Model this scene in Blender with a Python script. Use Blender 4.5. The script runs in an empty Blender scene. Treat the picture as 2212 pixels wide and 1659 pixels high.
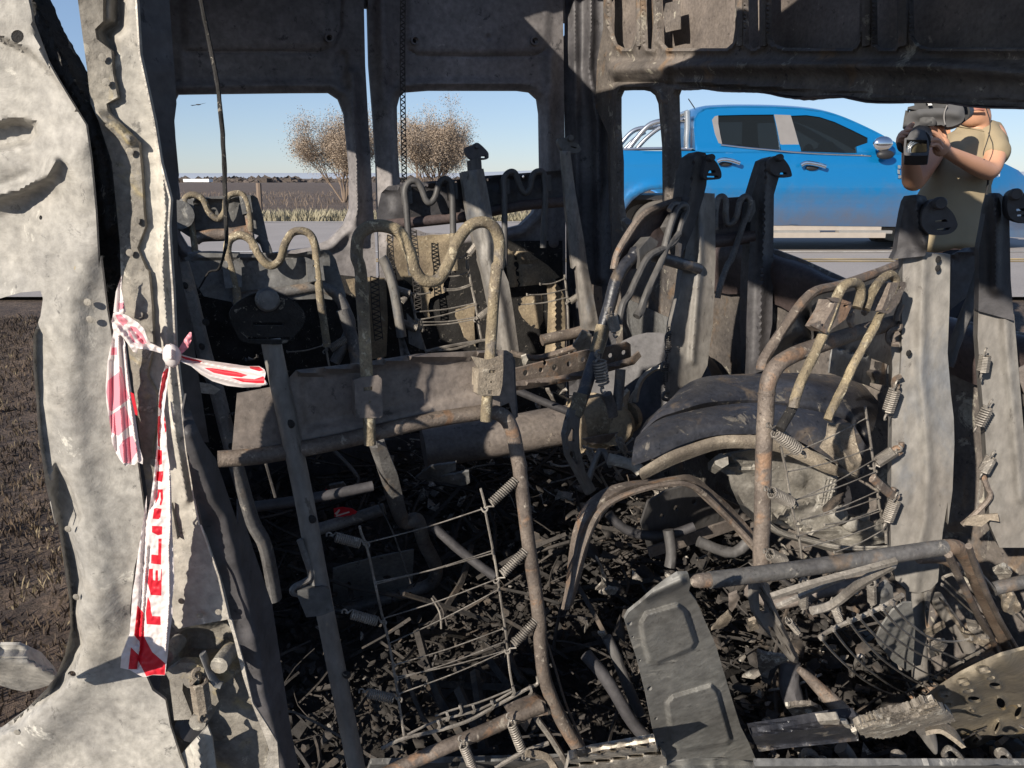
import bpy, bmesh, math, random
import numpy as np
from mathutils import Vector, Matrix, noise
from mathutils.geometry import delaunay_2d_cdt, tessellate_polygon

# ------------------------------------------------------------------ camera, world, sun, exposure
SC = bpy.context.scene
CW, F0 = 2212.0, 1661.0            # drawing grid width, focal length in grid units
PITCH = math.radians(15.0)
CAMZ = 1.01                        # metres above the road; the van stands in the lower verge
CAM = Vector((0, 0, CAMZ))
cd = bpy.data.cameras.new('camera'); cam = bpy.data.objects.new('camera', cd)
SC.collection.objects.link(cam); SC.camera = cam
cam.location = CAM; cam.rotation_euler = (math.pi/2 - PITCH, 0, 0)
cd.sensor_width = 36; cd.lens = 36*F0/CW; cd.clip_start = .02; cd.clip_end = 9000
AZ, EL = math.radians(38), math.radians(25)      # heading of the light, height of the sun
LD = Vector((math.sin(AZ)*math.cos(EL), math.cos(AZ)*math.cos(EL), -math.sin(EL)))
W = bpy.data.worlds.new('World'); SC.world = W; W.use_nodes = True
nt = W.node_tree; bg = nt.nodes['Background']
sky = nt.nodes.new('ShaderNodeTexSky'); sky.sky_type = 'NISHITA'; sky.sun_disc = False
sky.sun_elevation = EL; sky.sun_rotation = AZ + math.pi
sky.air_density = 1.0; sky.dust_density = .15; sky.ozone_density = 3.5; sky.altitude = 600
gm = nt.nodes.new('ShaderNodeGamma'); gm.inputs[1].default_value = .66     # softer sky gradient, as the phone records it
tn = nt.nodes.new('ShaderNodeMix'); tn.data_type='RGBA'; tn.blend_type='MULTIPLY'; tn.inputs[0].default_value=1; tn.inputs[7].default_value=(.84,.90,1.05,1)
nt.links.new(sky.outputs[0], gm.inputs[0]); nt.links.new(gm.outputs[0], tn.inputs[6]); nt.links.new(tn.outputs[2], bg.inputs[0]); bg.inputs[1].default_value = .15
sl = bpy.data.lights.new('sun', 'SUN'); so = bpy.data.objects.new('sun', sl); SC.collection.objects.link(so)
sl.energy = 5.0; sl.angle = math.radians(.55); sl.color = (1, .91, .78)
so.rotation_euler = LD.to_track_quat('-Z', 'Y').to_euler(); so.location = (-5, -8, 9)
SC.view_settings.view_transform = 'Standard'; SC.view_settings.look = 'None'
SC.view_settings.exposure = .5; SC.view_settings.gamma = 1; SC.view_settings.use_curve_mapping = False
SC.cycles.max_bounces = 6; SC.cycles.diffuse_bounces = 5

# ------------------------------------------------------------------ helpers
random.seed(7)
TH = math.radians(20)
U = Vector((math.cos(TH), math.sin(TH), 0))      # across the van
Wd = Vector((-math.sin(TH), math.cos(TH), 0))    # along the van, to its rear
OFF = {'A':(0,0),'B':(719,0),'C':(1438,0),'D':(0,553),'E':(719,553),'F':(1438,553),'G':(0,1078),'H':(719,1078),'I':(1438,1078)}
def T(s):
    """'A 1,2 3,4 B 5,6' -> grid points; a letter names the survey sheet the numbers were read from, X the whole."""
    o, k, out = (0,0), 1.0, []
    for t in s.replace(';',' ').split():
        if t == 'X': o, k = (0,0), 1.0
        elif t in OFF: o, k = OFF[t], .35
        else:
            a, b = t.split(','); out.append((o[0]+float(a)*k, o[1]+float(b)*k))
    return out
def ray(px, py):
    dx, dy = (px-1106)/F0, (829.5-py)/F0
    c, s = math.cos(PITCH), math.sin(PITCH)
    return Vector((dx, c+dy*s, -s+dy*c))
def P(px, py, d): return CAM + ray(px, py)*d
class Plane:
    """a plane in the world; calling it gives the point of the plane (raised by off) for a survey point"""
    def __init__(s, p0, n):
        s.p0 = Vector(p0); s.n = Vector(n).normalized()
        if s.n.dot(CAM - s.p0) < 0: s.n = -s.n
    def __call__(s, px, py, off=0):
        r = ray(px, py); k = r.dot(s.n)
        if abs(k) < .03: k = -.03
        t = ((s.p0 - CAM).dot(s.n) + off)/k
        return CAM + r*t
def facing(px, py, d, yaw=20, lean=0):
    """upright plane through a survey point; yaw turns its right side away, lean tips its top away (degrees)"""
    y, l = math.radians(yaw), math.radians(lean)
    a = Vector((math.cos(y), math.sin(y), 0)); f = Vector((-math.sin(y), math.cos(y), 0))
    b = f*math.sin(l) + Vector((0,0,1))*math.cos(l)
    return Plane(P(px, py, d), a.cross(b))
def pu(u): return Plane(U*u, U)
def pw(w): return Plane(Wd*w, Wd)

C = SC.collection
def empty(name, loc, label=None, cat=None, group=None):
    o = bpy.data.objects.new(name, None); C.objects.link(o); o.location = loc; o.empty_display_size = .1
    tag(o, label, cat, group); return o
def tag(o, label=None, cat=None, group=None, kind=None):
    if label: o['label'] = label
    if cat: o['category'] = cat
    if group: o['group'] = group
    if kind: o['kind'] = kind
    return o
def mkobj(name, verts, faces, mats, parent=None, smooth=True, midx=None, sharp=None):
    off = Vector((0,0,0))
    if parent is not None:
        q = parent
        while q is not None: off += q.location; q = q.parent
    me = bpy.data.meshes.new(name)
    me.from_pydata([(v[0]-off[0], v[1]-off[1], v[2]-off[2]) for v in verts], [], faces)
    if not isinstance(mats, (list, tuple)): mats = [mats]
    for m in mats: me.materials.append(m)
    if midx is not None: me.polygons.foreach_set('material_index', midx)
    if smooth:
        me.polygons.foreach_set('use_smooth', [True]*len(me.polygons))
        if sharp: me.set_sharp_from_angle(angle=math.radians(sharp))
    me.update()
    o = bpy.data.objects.new(name, me); C.objects.link(o)
    if parent is not None: o.parent = parent
    return o
def catmull(p, n=5, closed=False):
    p = [Vector(q) for q in p]; m = len(p)
    if m < 3: return p
    out = []
    for i in range(m if closed else m-1):
        if closed: a,b,c,d = p[(i-1)%m],p[i],p[(i+1)%m],p[(i+2)%m]
        else: a,b,c,d = p[max(i-1,0)],p[i],p[i+1],p[min(i+2,m-1)]
        for k in range(n):
            t = k/n
            out.append(.5*((2*b)+(c-a)*t+(2*a-5*b+4*c-d)*t*t+(3*b-a-3*c+d)*t*t*t))
    if not closed: out.append(p[-1])
    return out
class MB:
    """collects shapes, then links them as one mesh object"""
    def __init__(s): s.v=[]; s.f=[]; s.m=[]
    def add(s, v, f, mi=0):
        b=len(s.v); s.v+=list(v); s.f+=[tuple(i+b for i in q) for q in f]; s.m+=[mi]*len(f)
    def tube(s, pts, r, seg=8, sm=4, mi=0, flat=1.0, wob=0):
        if sm > 1 and len(pts) > 2: pp = catmull(pts, sm)
        else: pp = [Vector(p) for p in pts]
        n=len(pp)
        if isinstance(r,(list,tuple)):
            rr=[r[min(int(i/(n-1)*(len(r)-1)),len(r)-2)]*(1-(i/(n-1)*(len(r)-1))%1 if i<n-1 else 0)+r[min(int(i/(n-1)*(len(r)-1)),len(r)-2)+1]*((i/(n-1)*(len(r)-1))%1 if i<n-1 else 1) for i in range(n)]
        else: rr=[r]*n
        t0=(pp[1]-pp[0]).normalized()
        a=Vector((0,0,1)) if abs(t0.z)<.9 else Vector((0,1,0))
        nn=(a-t0*a.dot(t0)).normalized(); v=[]
        for i in range(n):
            t=(pp[min(i+1,n-1)]-pp[max(i-1,0)])
            t = t.normalized() if t.length>1e-9 else t0
            nn=nn-t*nn.dot(t); nn = nn.normalized() if nn.length>1e-6 else t.orthogonal().normalized()
            bb=t.cross(nn)
            for k in range(seg):
                an=2*math.pi*k/seg; q=rr[i]
                if wob: q*=1+wob*noise.noise(pp[i]*40+Vector((math.cos(an),math.sin(an),0))*1.5)
                v.append(pp[i]+nn*math.cos(an)*q+bb*math.sin(an)*q*flat)
        f=[]
        for i in range(n-1):
            for k in range(seg):
                k2=(k+1)%seg; f.append((i*seg+k,i*seg+k2,(i+1)*seg+k2,(i+1)*seg+k))
        f.append(tuple(range(seg-1,-1,-1))); f.append(tuple((n-1)*seg+k for k in range(seg)))
        s.add(v,f,mi); return s
    def box(s, c, x, y, z, mi=0):
        """box by centre and three half-axis vectors"""
        c=Vector(c); v=[c+x*a+y*b+z*d for a in(-1,1) for b in(-1,1) for d in(-1,1)]
        s.add(v,[(0,1,3,2),(4,6,7,5),(0,4,5,1),(2,3,7,6),(0,2,6,4),(1,5,7,3)],mi); return s
    def ball(s, c, r, mi=0, n=6, sc=(1,1,1), jit=0):
        v=[];f=[];m=n*2
        for i in range(n+1):
            th=math.pi*i/n
            for k in range(m):
                ph=2*math.pi*k/m; j=1+jit*(random.random()-.5)
                v.append(Vector(c)+Vector((math.sin(th)*math.cos(ph)*sc[0],math.sin(th)*math.sin(ph)*sc[1],math.cos(th)*sc[2]))*r*j)
        for i in range(n):
            for k in range(m):
                k2=(k+1)%m; f.append((i*m+k,(i+1)*m+k,(i+1)*m+k2,i*m+k2))
        s.add(v,f,mi); return s
    def build(s, name, mats, parent=None, smooth=True, sharp=40):
        return mkobj(name, s.v, s.f, mats, parent, smooth, s.m, sharp)
def tube(name, pts, r, mat, parent, **k):
    return MB().tube(pts, r, **k).build(name, mat, parent)
def spring(name, a, b, rad, mat, parent, turns=12, wire=None, stretch=0):
    rad*=.58
    a,b=Vector(a),Vector(b); L=(b-a).length; t=(b-a)/L; n=t.orthogonal().normalized(); bb=t.cross(n)
    wire = wire or rad*.2; pts=[a-t*0]; hook=.16
    pts=[a, a+t*L*.06]
    N=turns*8
    for i in range(N+1):
        q=i/N; an=q*turns*2*math.pi
        sag = n*math.sin(q*math.pi)*stretch
        pts.append(a+t*L*(hook+q*(1-2*hook))+(n*math.cos(an)+bb*math.sin(an))*rad+sag)
    pts+= [b-t*L*.06, b]
    m=MB().tube(pts, wire, seg=5, sm=1)
    # small hooks at both ends
    for e,s_ in ((a,1),(b,-1)):
        m.tube([e+t*s_*rad*.8+n*rad*.0, e+n*rad*.6, e-t*s_*rad*.7+n*rad*.3, e-t*s_*rad*.6-n*rad*.4], wire, seg=5, sm=3)
    return m.build(name, mat, parent)
# --- numpy 2-D helpers in survey space
def pip(px, py, poly):
    poly=np.asarray(poly,float); inside=np.zeros(px.shape,bool); n=len(poly); j=n-1
    for i in range(n):
        xi,yi=poly[i]; xj,yj=poly[j]
        c=((yi>py)!=(yj>py))&(px<(xj-xi)*(py-yi)/((yj-yi) if yj!=yi else 1e-9)+xi)
        inside^=c; j=i
    return inside
def dist(px, py, poly, closed=False):
    poly=[tuple(p) for p in poly]
    if closed: poly=poly+[poly[0]]
    best=np.full(px.shape,1e9)
    for (ax,ay),(bx,by) in zip(poly[:-1],poly[1:]):
        dx,dy=bx-ax,by-ay; L=dx*dx+dy*dy+1e-9
        t=np.clip(((px-ax)*dx+(py-ay)*dy)/L,0,1)
        best=np.minimum(best,np.hypot(px-ax-t*dx,py-ay-t*dy))
    return best
def ridge(poly, amp, wid, closed=False):
    return lambda x,y: amp*np.exp(-(dist(x,y,poly,closed)/wid)**2)
def pad(poly, amp, soft):
    """raised (or sunk) field inside a polygon with a soft shoulder"""
    def g(x,y):
        ins=pip(x,y,poly); d=dist(x,y,poly,True)
        return amp*np.clip(.5+np.where(ins,d,-d)/soft/2,0,1)
    return g
BUMPK=.30
def bumps(amp, size, seed=0):
    def g(x,y):
        return np.array([noise.noise(Vector((a/size,b/size,seed*7.3))) for a,b in zip(x,y)])*amp*BUMPK
    return g
def hsum(*fs): return lambda x,y: sum(f(x,y) for f in fs)
def resample(poly, step):
    out=[]; n=len(poly)
    for i in range(n):
        a=poly[i]; b=poly[(i+1)%n]; L=math.hypot(b[0]-a[0],b[1]-a[1]); k=max(1,int(L/step))
        for j in range(k): out.append((a[0]+(b[0]-a[0])*j/k,a[1]+(b[1]-a[1])*j/k))
    return out
def circ(cx, cy, rx, ry=None, n=14, rot=0):
    ry=ry or rx; c,s=math.cos(math.radians(rot)),math.sin(math.radians(rot))
    return [(cx+rx*math.cos(t)*c-ry*math.sin(t)*s, cy+rx*math.cos(t)*s+ry*math.sin(t)*c) for t in [2*math.pi*i/n for i in range(n)]]
def rnd(poly, n=4):
    return [(v.x,v.y) for v in catmull([(a,b,0) for a,b in poly], n, True)]
def sheet(name, outline, pl, parent, mat, holes=(), step=14, thick=.003, h=None, sm=0, inlays=(), jag=0, smooth=True, sharp=50, off=0, hsm=0):
    """pressed sheet metal: a plate cut to an outline, with openings, relief h (metres toward the viewer side) and thickness"""
    if sm: outline=rnd(outline,sm)
    if hsm: holes=[rnd(q,hsm) for q in holes]
    o=resample(outline,step)
    if jag: o=[(a+random.uniform(-jag,jag),b+random.uniform(-jag,jag)) for a,b in o]
    rings=[o]+[resample(q,step) for q in holes]+[resample(q,step) for q in inlays]
    pts=[];edges=[]
    for r in rings:
        b=len(pts); pts+=r; edges+=[(b+i,b+(i+1)%len(r)) for i in range(len(r))]
    xs=[p[0] for p in o]; ys=[p[1] for p in o]
    gx,gy=np.meshgrid(np.arange(min(xs)+step/2,max(xs),step),np.arange(min(ys)+step/2,max(ys),step*.87))
    gx=gx+((np.arange(gx.shape[0])%2)*step/2)[:,None]
    gx=gx.ravel();gy=gy.ravel()
    if len(gx):
        ok=pip(gx,gy,o)
        for q in holes: ok&=~pip(gx,gy,q)
        for r in rings: ok&=dist(gx,gy,r,True)>step*.4
        pts+=list(zip(gx[ok],gy[ok]))
    res=delaunay_2d_cdt([Vector(p) for p in pts],edges,[],0,1e-4)
    v2,fs=res[0],res[2]
    X=np.array([v[0] for v in v2]);Y=np.array([v[1] for v in v2])
    fa=np.array(fs); cx=X[fa].mean(1); cy=Y[fa].mean(1)
    ok=pip(cx,cy,o)
    for q in rings[1:1+len(holes)]: ok&=~pip(cx,cy,q)
    fa=fa[ok]; cx=cx[ok]; cy=cy[ok]
    mi=np.zeros(len(fa),int)
    for q in rings[1+len(holes):]: mi[pip(cx,cy,q)]=1
    H=h(X,Y) if h else np.zeros(len(X))
    V=[pl(a,b,c+off) for a,b,c in zip(X,Y,H)]
    nV=len(V)
    # orientation toward the camera
    a,b,c=fa[0]; 
    if (V[b]-V[a]).cross(V[c]-V[a]).dot(CAM-V[a])<0: fa=fa[:,::-1]
    nn=getattr(pl,'n',None)
    Vb=[v-nn*thick for v in V] if nn is not None else [pl(a,b,c+off-thick) for a,b,c in zip(X,Y,H)]
    F=[tuple(q) for q in fa.tolist()]; M=mi.tolist()
    ec={}
    for q in F:
        for i in range(3):
            e=(q[i],q[(i+1)%3]); ec[e]=1
    side=[(e[1],e[0],e[0]+nV,e[1]+nV) for e in ec if (e[1],e[0]) not in ec]
    F2=[(q[2]+nV,q[1]+nV,q[0]+nV) for q in F]
    return mkobj(name,V+Vb,F+F2+side,mat,parent,smooth,M+M+[0]*len(side),sharp)
def loft(name, rows, mat, parent, n=30, thick=.003, wob=0, sub=3, smooth=True):
    """curved panel through rows of world points"""
    R=[]
    for r in rows:
        p=catmull(r,6) if len(r)>2 else [Vector(q) for q in r]
        L=[0]
        for a,b in zip(p[:-1],p[1:]): L.append(L[-1]+(b-a).length)
        q=[];j=0
        for i in range(n+1):
            t=L[-1]*i/n
            while j<len(L)-2 and L[j+1]<t: j+=1
            k=(t-L[j])/max(L[j+1]-L[j],1e-9); q.append(p[j].lerp(p[j+1],min(max(k,0),1)))
        R.append(q)
    if sub>1 and len(R)>2:
        cols=[catmull([r[i] for r in R],sub) for i in range(n+1)]
        R=[[cols[i][k] for i in range(n+1)] for k in range(len(cols[0]))]
    m=len(R); V=[p for r in R for p in r]
    if wob: V=[p+Vector((0,0,1))*wob*noise.noise(p*9)+Vector((0,1,0))*wob*noise.noise(p*9+Vector((5,5,5))) for p in V]
    F=[(i*(n+1)+k,i*(n+1)+k+1,(i+1)*(n+1)+k+1,(i+1)*(n+1)+k) for i in range(m-1) for k in range(n)]
    N=[Vector() for _ in V]
    for q in F:
        nn=(V[q[1]]-V[q[0]]).cross(V[q[3]]-V[q[0]])
        for i in q: N[i]+=nn
    N=[x.normalized() if x.length>0 else Vector((0,0,1)) for x in N]
    if sum(nn.dot(CAM-p) for nn,p in zip(N,V))<0:
        N=[-x for x in N]; F=[q[::-1] for q in F]
    B=[p-nn*thick for p,nn in zip(V,N)]; k0=len(V)
    ec={}
    for q in F:
        for i in range(4): ec[(q[i],q[(i+1)%4])]=1
    side=[(e[1],e[0],e[0]+k0,e[1]+k0) for e in ec if (e[1],e[0]) not in ec]
    return mkobj(name,V+B,F+[tuple(i+k0 for i in q[::-1]) for q in F]+side,mat,parent,smooth,None,60)

# ------------------------------------------------------------------ materials
def mat(name): 
    m=bpy.data.materials.new(name); m.use_nodes=True; return m, m.node_tree.nodes, m.node_tree.links
def metal(name, base, dark, light, spot=None, scale=6, rough=.75, met=.0, bump=.5, blot=.5, lightcut=.6, spots=0, streak=0, spec=.5, big=.55):
    """burnt steel: mottled base, soot blotches, pale ash flakes, ring shaped blisters"""
    m,N,L=mat(name); b=N['Principled BSDF']; tc=N.new('ShaderNodeTexCoord')
    mp=N.new('ShaderNodeMapping'); L.new(tc.outputs['Object'],mp.inputs[0])
    if streak: mp.inputs['Scale'].default_value=(1,1,1/streak)
    def nz(sc,det=8,r=.6,dis=0):
        n=N.new('ShaderNodeTexNoise'); n.inputs['Scale'].default_value=sc; n.inputs['Detail'].default_value=det
        n.inputs['Roughness'].default_value=r; n.inputs['Distortion'].default_value=dis; L.new(mp.outputs[0],n.inputs['Vector']); return n
    def ramp(src,a,bb,ca=(0,0,0,1),cb=(1,1,1,1)):
        r=N.new('ShaderNodeValToRGB'); r.color_ramp.elements[0].position=a; r.color_ramp.elements[1].position=bb
        r.color_ramp.elements[0].color=ca; r.color_ramp.elements[1].color=cb; L.new(src,r.inputs[0]); return r
    def mix(f,a,bb):
        x=N.new('ShaderNodeMix'); x.data_type='RGBA'
        if isinstance(f,float): x.inputs[0].default_value=f
        else: L.new(f,x.inputs[0])
        for k,v in ((6,a),(7,bb)):
            if isinstance(v,tuple): x.inputs[k].default_value=(*v,1)
            else: L.new(v,x.inputs[k])
        return x.outputs[2]
    n1=nz(scale,10,.62,.3); n2=nz(scale*2.7,8,.7,.6); n3=nz(scale*14,4,.6)
    c=mix(ramp(n1.outputs[0],.5-.13*blot-.02,.5+.1*blot+.1).outputs[0],dark,base)
    c=mix(ramp(n2.outputs[0],lightcut,lightcut+.045).outputs[0],c,light)
    if spot:
        n4=nz(scale*1.3,6,.6,.8)
        c=mix(ramp(n4.outputs[0],.56,.66).outputs[0],c,spot)
    if spots:
        v=N.new('ShaderNodeTexVoronoi'); v.inputs['Scale'].default_value=spots; v.feature='F1'; L.new(mp.outputs[0],v.inputs['Vector'])
        sepc=N.new('ShaderNodeSeparateColor'); L.new(v.outputs['Color'],sepc.inputs[0])
        ring=N.new('ShaderNodeMath'); ring.operation='LESS_THAN'; L.new(v.outputs['Distance'],ring.inputs[0]); 
        th=N.new('ShaderNodeMath'); th.operation='MULTIPLY'; th.inputs[1].default_value=.42; L.new(sepc.outputs[0],th.inputs[0]); L.new(th.outputs[0],ring.inputs[1])
        sel=N.new('ShaderNodeMath'); sel.operation='GREATER_THAN'; sel.inputs[1].default_value=.45; L.new(sepc.outputs[1],sel.inputs[0])
        mm=N.new('ShaderNodeMath'); mm.operation='MULTIPLY'; L.new(ring.outputs[0],mm.inputs[0]); L.new(sel.outputs[0],mm.inputs[1])
        m2=N.new('ShaderNodeMath'); m2.operation='MULTIPLY'; m2.inputs[1].default_value=.55; L.new(mm.outputs[0],m2.inputs[0])
        c=mix(m2.outputs[0],c,tuple(.5*(x+y) for x,y in zip(dark,base)))
    n6=nz(scale*6,6,.75,.4); c=mix(ramp(n6.outputs[0],.60,.66).outputs[0],c,tuple(.6*x for x in dark))
    n5=nz(scale*.33,5,.6,.5)
    g0=N.new('ShaderNodeMapRange'); g0.inputs['From Min'].default_value=.33; g0.inputs['From Max'].default_value=.67; g0.inputs['To Min'].default_value=big; g0.inputs['To Max'].default_value=1.22; L.new(n5.outputs[0],g0.inputs[0])
    v0=N.new('ShaderNodeVectorMath'); v0.operation='SCALE'; L.new(c,v0.inputs[0]); L.new(g0.outputs[0],v0.inputs['Scale']); c=v0.outputs[0]
    g=N.new('ShaderNodeMapRange'); g.inputs['From Min'].default_value=.25; g.inputs['From Max'].default_value=.75; g.inputs['To Min'].default_value=.68; g.inputs['To Max'].default_value=1.3; L.new(n3.outputs[0],g.inputs[0])
    vm=N.new('ShaderNodeVectorMath'); vm.operation='SCALE'; L.new(c,vm.inputs[0]); L.new(g.outputs[0],vm.inputs['Scale'])
    L.new(vm.outputs[0],b.inputs['Base Color'])
    rr=N.new('ShaderNodeMapRange'); rr.inputs['To Min'].default_value=max(rough-.2,.1); rr.inputs['To Max'].default_value=min(rough+.2,1); L.new(n2.outputs[0],rr.inputs[0])
    L.new(rr.outputs[0],b.inputs['Roughness']); b.inputs['Metallic'].default_value=met; b.inputs['Specular IOR Level'].default_value=spec
    if bump:
        ad=N.new('ShaderNodeMath'); ad.operation='MULTIPLY_ADD'; ad.inputs[1].default_value=.4; L.new(n3.outputs[0],ad.inputs[0]); L.new(n2.outputs[0],ad.inputs[2])
        bp=N.new('ShaderNodeBump'); bp.inputs['Strength'].default_value=bump; bp.inputs['Distance'].default_value=.004
        L.new(ad.outputs[0],bp.inputs['Height']); L.new(bp.outputs[0],b.inputs['Normal'])
    return m
def plain(name, col, rough=.6, met=0, spec=.4, trans=0, emit=None, alpha=1, coat=0):
    m,N,L=mat(name); b=N['Principled BSDF']; b.inputs['Base Color'].default_value=(*col,1)
    b.inputs['Roughness'].default_value=rough; b.inputs['Metallic'].default_value=met; b.inputs['Specular IOR Level'].default_value=spec
    b.inputs['Transmission Weight'].default_value=trans; b.inputs['Coat Weight'].default_value=coat
    tc=N.new('ShaderNodeTexCoord'); n=N.new('ShaderNodeTexNoise'); n.inputs['Scale'].default_value=9; n.inputs['Detail'].default_value=6
    L.new(tc.outputs['Object'],n.inputs[0]); mr=N.new('ShaderNodeMapRange'); mr.inputs['To Min'].default_value=.82; mr.inputs['To Max'].default_value=1.15
    L.new(n.outputs[0],mr.inputs[0]); vm=N.new('ShaderNodeVectorMath'); vm.operation='SCALE'; vm.inputs[0].default_value=col
    L.new(mr.outputs[0],vm.inputs['Scale']); L.new(vm.outputs[0],b.inputs['Base Color'])
    return m
M={}
M['ash']=metal('ash_white_steel',(.45,.42,.365),(.27,.255,.23),(.58,.55,.48),(.40,.37,.32),6,.7,0,.55,.6,.60,spots=38,big=.86)
M['ashdoor']=metal('door_steel_ash',(.41,.387,.345),(.25,.238,.22),(.53,.505,.45),(.30,.28,.25),6,.65,0,.55,.7,.62,spots=26,big=.8)
M['strip']=metal('blistered_steel',(.27,.25,.215),(.17,.155,.135),(.42,.39,.33),(.33,.27,.15),9,.85,0,.9,.8,.6,spots=60)
M['soot']=metal('sooty_steel',(.115,.11,.116),(.05,.048,.053),(.20,.185,.18),None,4,.6,.1,.5,1,.66)
M['panel']=metal('grey_brown_sooted_panel',(.27,.25,.247),(.12,.113,.118),(.37,.34,.32),None,3.2,.7,0,.5,1.1,.66,spots=17)
M['maroon']=metal('sooty_primer',(.115,.085,.08),(.06,.046,.047),(.18,.145,.125),None,6,.55,.0,.5,1,.66)
M['wall']=metal('side_wall_burnt_steel',(.215,.185,.16),(.09,.08,.076),(.38,.35,.29),(.20,.14,.095),6,.75,0,.7,1.1,.58)
M['char']=metal('charred_rubber',(.03,.028,.027),(.012,.011,.011),(.22,.2,.17),None,22,.9,0,1.0,.8,.6)
M['post']=metal('grey_painted_post',(.235,.225,.21),(.17,.155,.14),(.33,.31,.275),(.145,.15,.16),5,.55,.1,.35,.8,.66,streak=2,big=.75)
M['postd']=metal('dark_painted_post',(.13,.126,.124),(.07,.066,.066),(.21,.19,.17),None,6,.55,.0,.4,1,.66,streak=3)
M['tube']=metal('brown_grey_tube',(.26,.215,.18),(.13,.105,.09),(.42,.37,.31),(.27,.17,.11),16,.6,.15,.6,.8,.6)
M['tubeg']=metal('blue_grey_tube',(.20,.195,.19),(.10,.095,.095),(.38,.35,.31),(.21,.165,.13),12,.55,.2,.5,.9,.62)
M['rust']=metal('rusted_tube',(.28,.215,.165),(.18,.125,.09),(.42,.36,.29),(.33,.19,.11),14,.75,0,.7,.9,.6)
M['ochre']=metal('ochre_scaled_rod',(.38,.31,.195),(.19,.155,.115),(.56,.49,.35),(.20,.175,.15),22,.8,0,1.0,1.0,.56,big=.5)
M['plate']=metal('brown_grey_plate',(.235,.20,.175),(.14,.12,.11),(.36,.31,.26),None,7,.55,.0,.4,1,.64)
M['plateg']=metal('grey_plate',(.20,.20,.20),(.13,.128,.125),(.40,.385,.35),None,7,.6,.15,.35,.9,.62)
M['pan']=metal('grey_pressed_pan',(.27,.27,.255),(.20,.195,.185),(.40,.385,.35),None,5,.6,.1,.4,.9,.60,spots=12)
M['blue']=metal('blue_black_heated_steel',(.085,.085,.095),(.03,.033,.045),(.22,.20,.175),(.15,.12,.095),9,.38,.15,.5,.9,.60,spec=.6,big=.45)
M['lip']=metal('tan_scale',(.35,.30,.235),(.20,.165,.13),(.47,.415,.335),None,18,.85,0,.8,.8,.6)
M['rear']=metal('ochre_burnt_door',(.44,.355,.235),(.24,.19,.135),(.56,.49,.36),None,9,.8,0,.7,.9,.6)
M['alu']=metal('melted_aluminium',(.55,.51,.45),(.36,.33,.29),(.70,.67,.60),None,10,.5,.2,.7,.9,.6)
M['cast']=metal('cast_metal',(.36,.34,.30),(.20,.185,.165),(.48,.46,.41),None,9,.6,0,.6,.9,.62)
M['wire']=metal('wire_steel',(.36,.33,.29),(.2,.18,.16),(.5,.46,.4),None,30,.55,.3,.2,.8,.6)
M['wired']=metal('dark_wire_steel',(.10,.092,.088),(.05,.046,.044),(.2,.18,.16),None,30,.55,.3,.2,.8,.6)
M['debris']=metal('charred_debris',(.070,.060,.053),(.022,.020,.019),(.15,.133,.117),(.095,.074,.058),7,.9,0,1.0,.9,.70)
M['ashes']=metal('pale_ash_flake',(.33,.30,.26),(.16,.14,.125),(.52,.49,.43),None,20,.9,0,.9,.9,.55)
M['wood']=metal('charred_log',(.40,.355,.295),(.17,.15,.13),(.58,.54,.47),None,16,.9,0,1.2,.9,.55)
M['perf']=metal('perforated_scaled_sheet',(.33,.28,.20),(.22,.19,.15),(.44,.40,.31),(.35,.26,.13),7,.7,.1,.5,.9,.6)
M['tapew'],N,L=mat('white_barrier_film')
b=N['Principled BSDF']; b.inputs['Base Color'].default_value=(.84,.79,.77,1); b.inputs['Roughness'].default_value=.45
tr=N.new('ShaderNodeBsdfTranslucent'); tr.inputs[0].default_value=(.85,.7,.68,1); mx=N.new('ShaderNodeMixShader'); mx.inputs[0].default_value=.3
L.new(b.outputs[0],mx.inputs[1]); L.new(tr.outputs[0],mx.inputs[2]); L.new(mx.outputs[0],N['Material Output'].inputs[0])
M['taper'],N,L=mat('red_printed_film')
b=N['Principled BSDF']; b.inputs['Base Color'].default_value=(.70,.025,.045,1); b.inputs['Roughness'].default_value=.4
tr=N.new('ShaderNodeBsdfTranslucent'); tr.inputs[0].default_value=(.8,.05,.08,1); mx=N.new('ShaderNodeMixShader'); mx.inputs[0].default_value=.25
L.new(b.outputs[0],mx.inputs[1]); L.new(tr.outputs[0],mx.inputs[2]); L.new(mx.outputs[0],N['Material Output'].inputs[0])
M['tapep']=plain('pale_red_back_of_film',(.70,.25,.30),.45)
# ------------------------------------------------------------------ the van
van=empty('burnt_van',(0,1.5,-.19),'burnt-out van shell with glassless windows standing beside the road','van')
AP=facing(300,800,.9,0,0)          # the plane of the near rear door pillar
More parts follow.
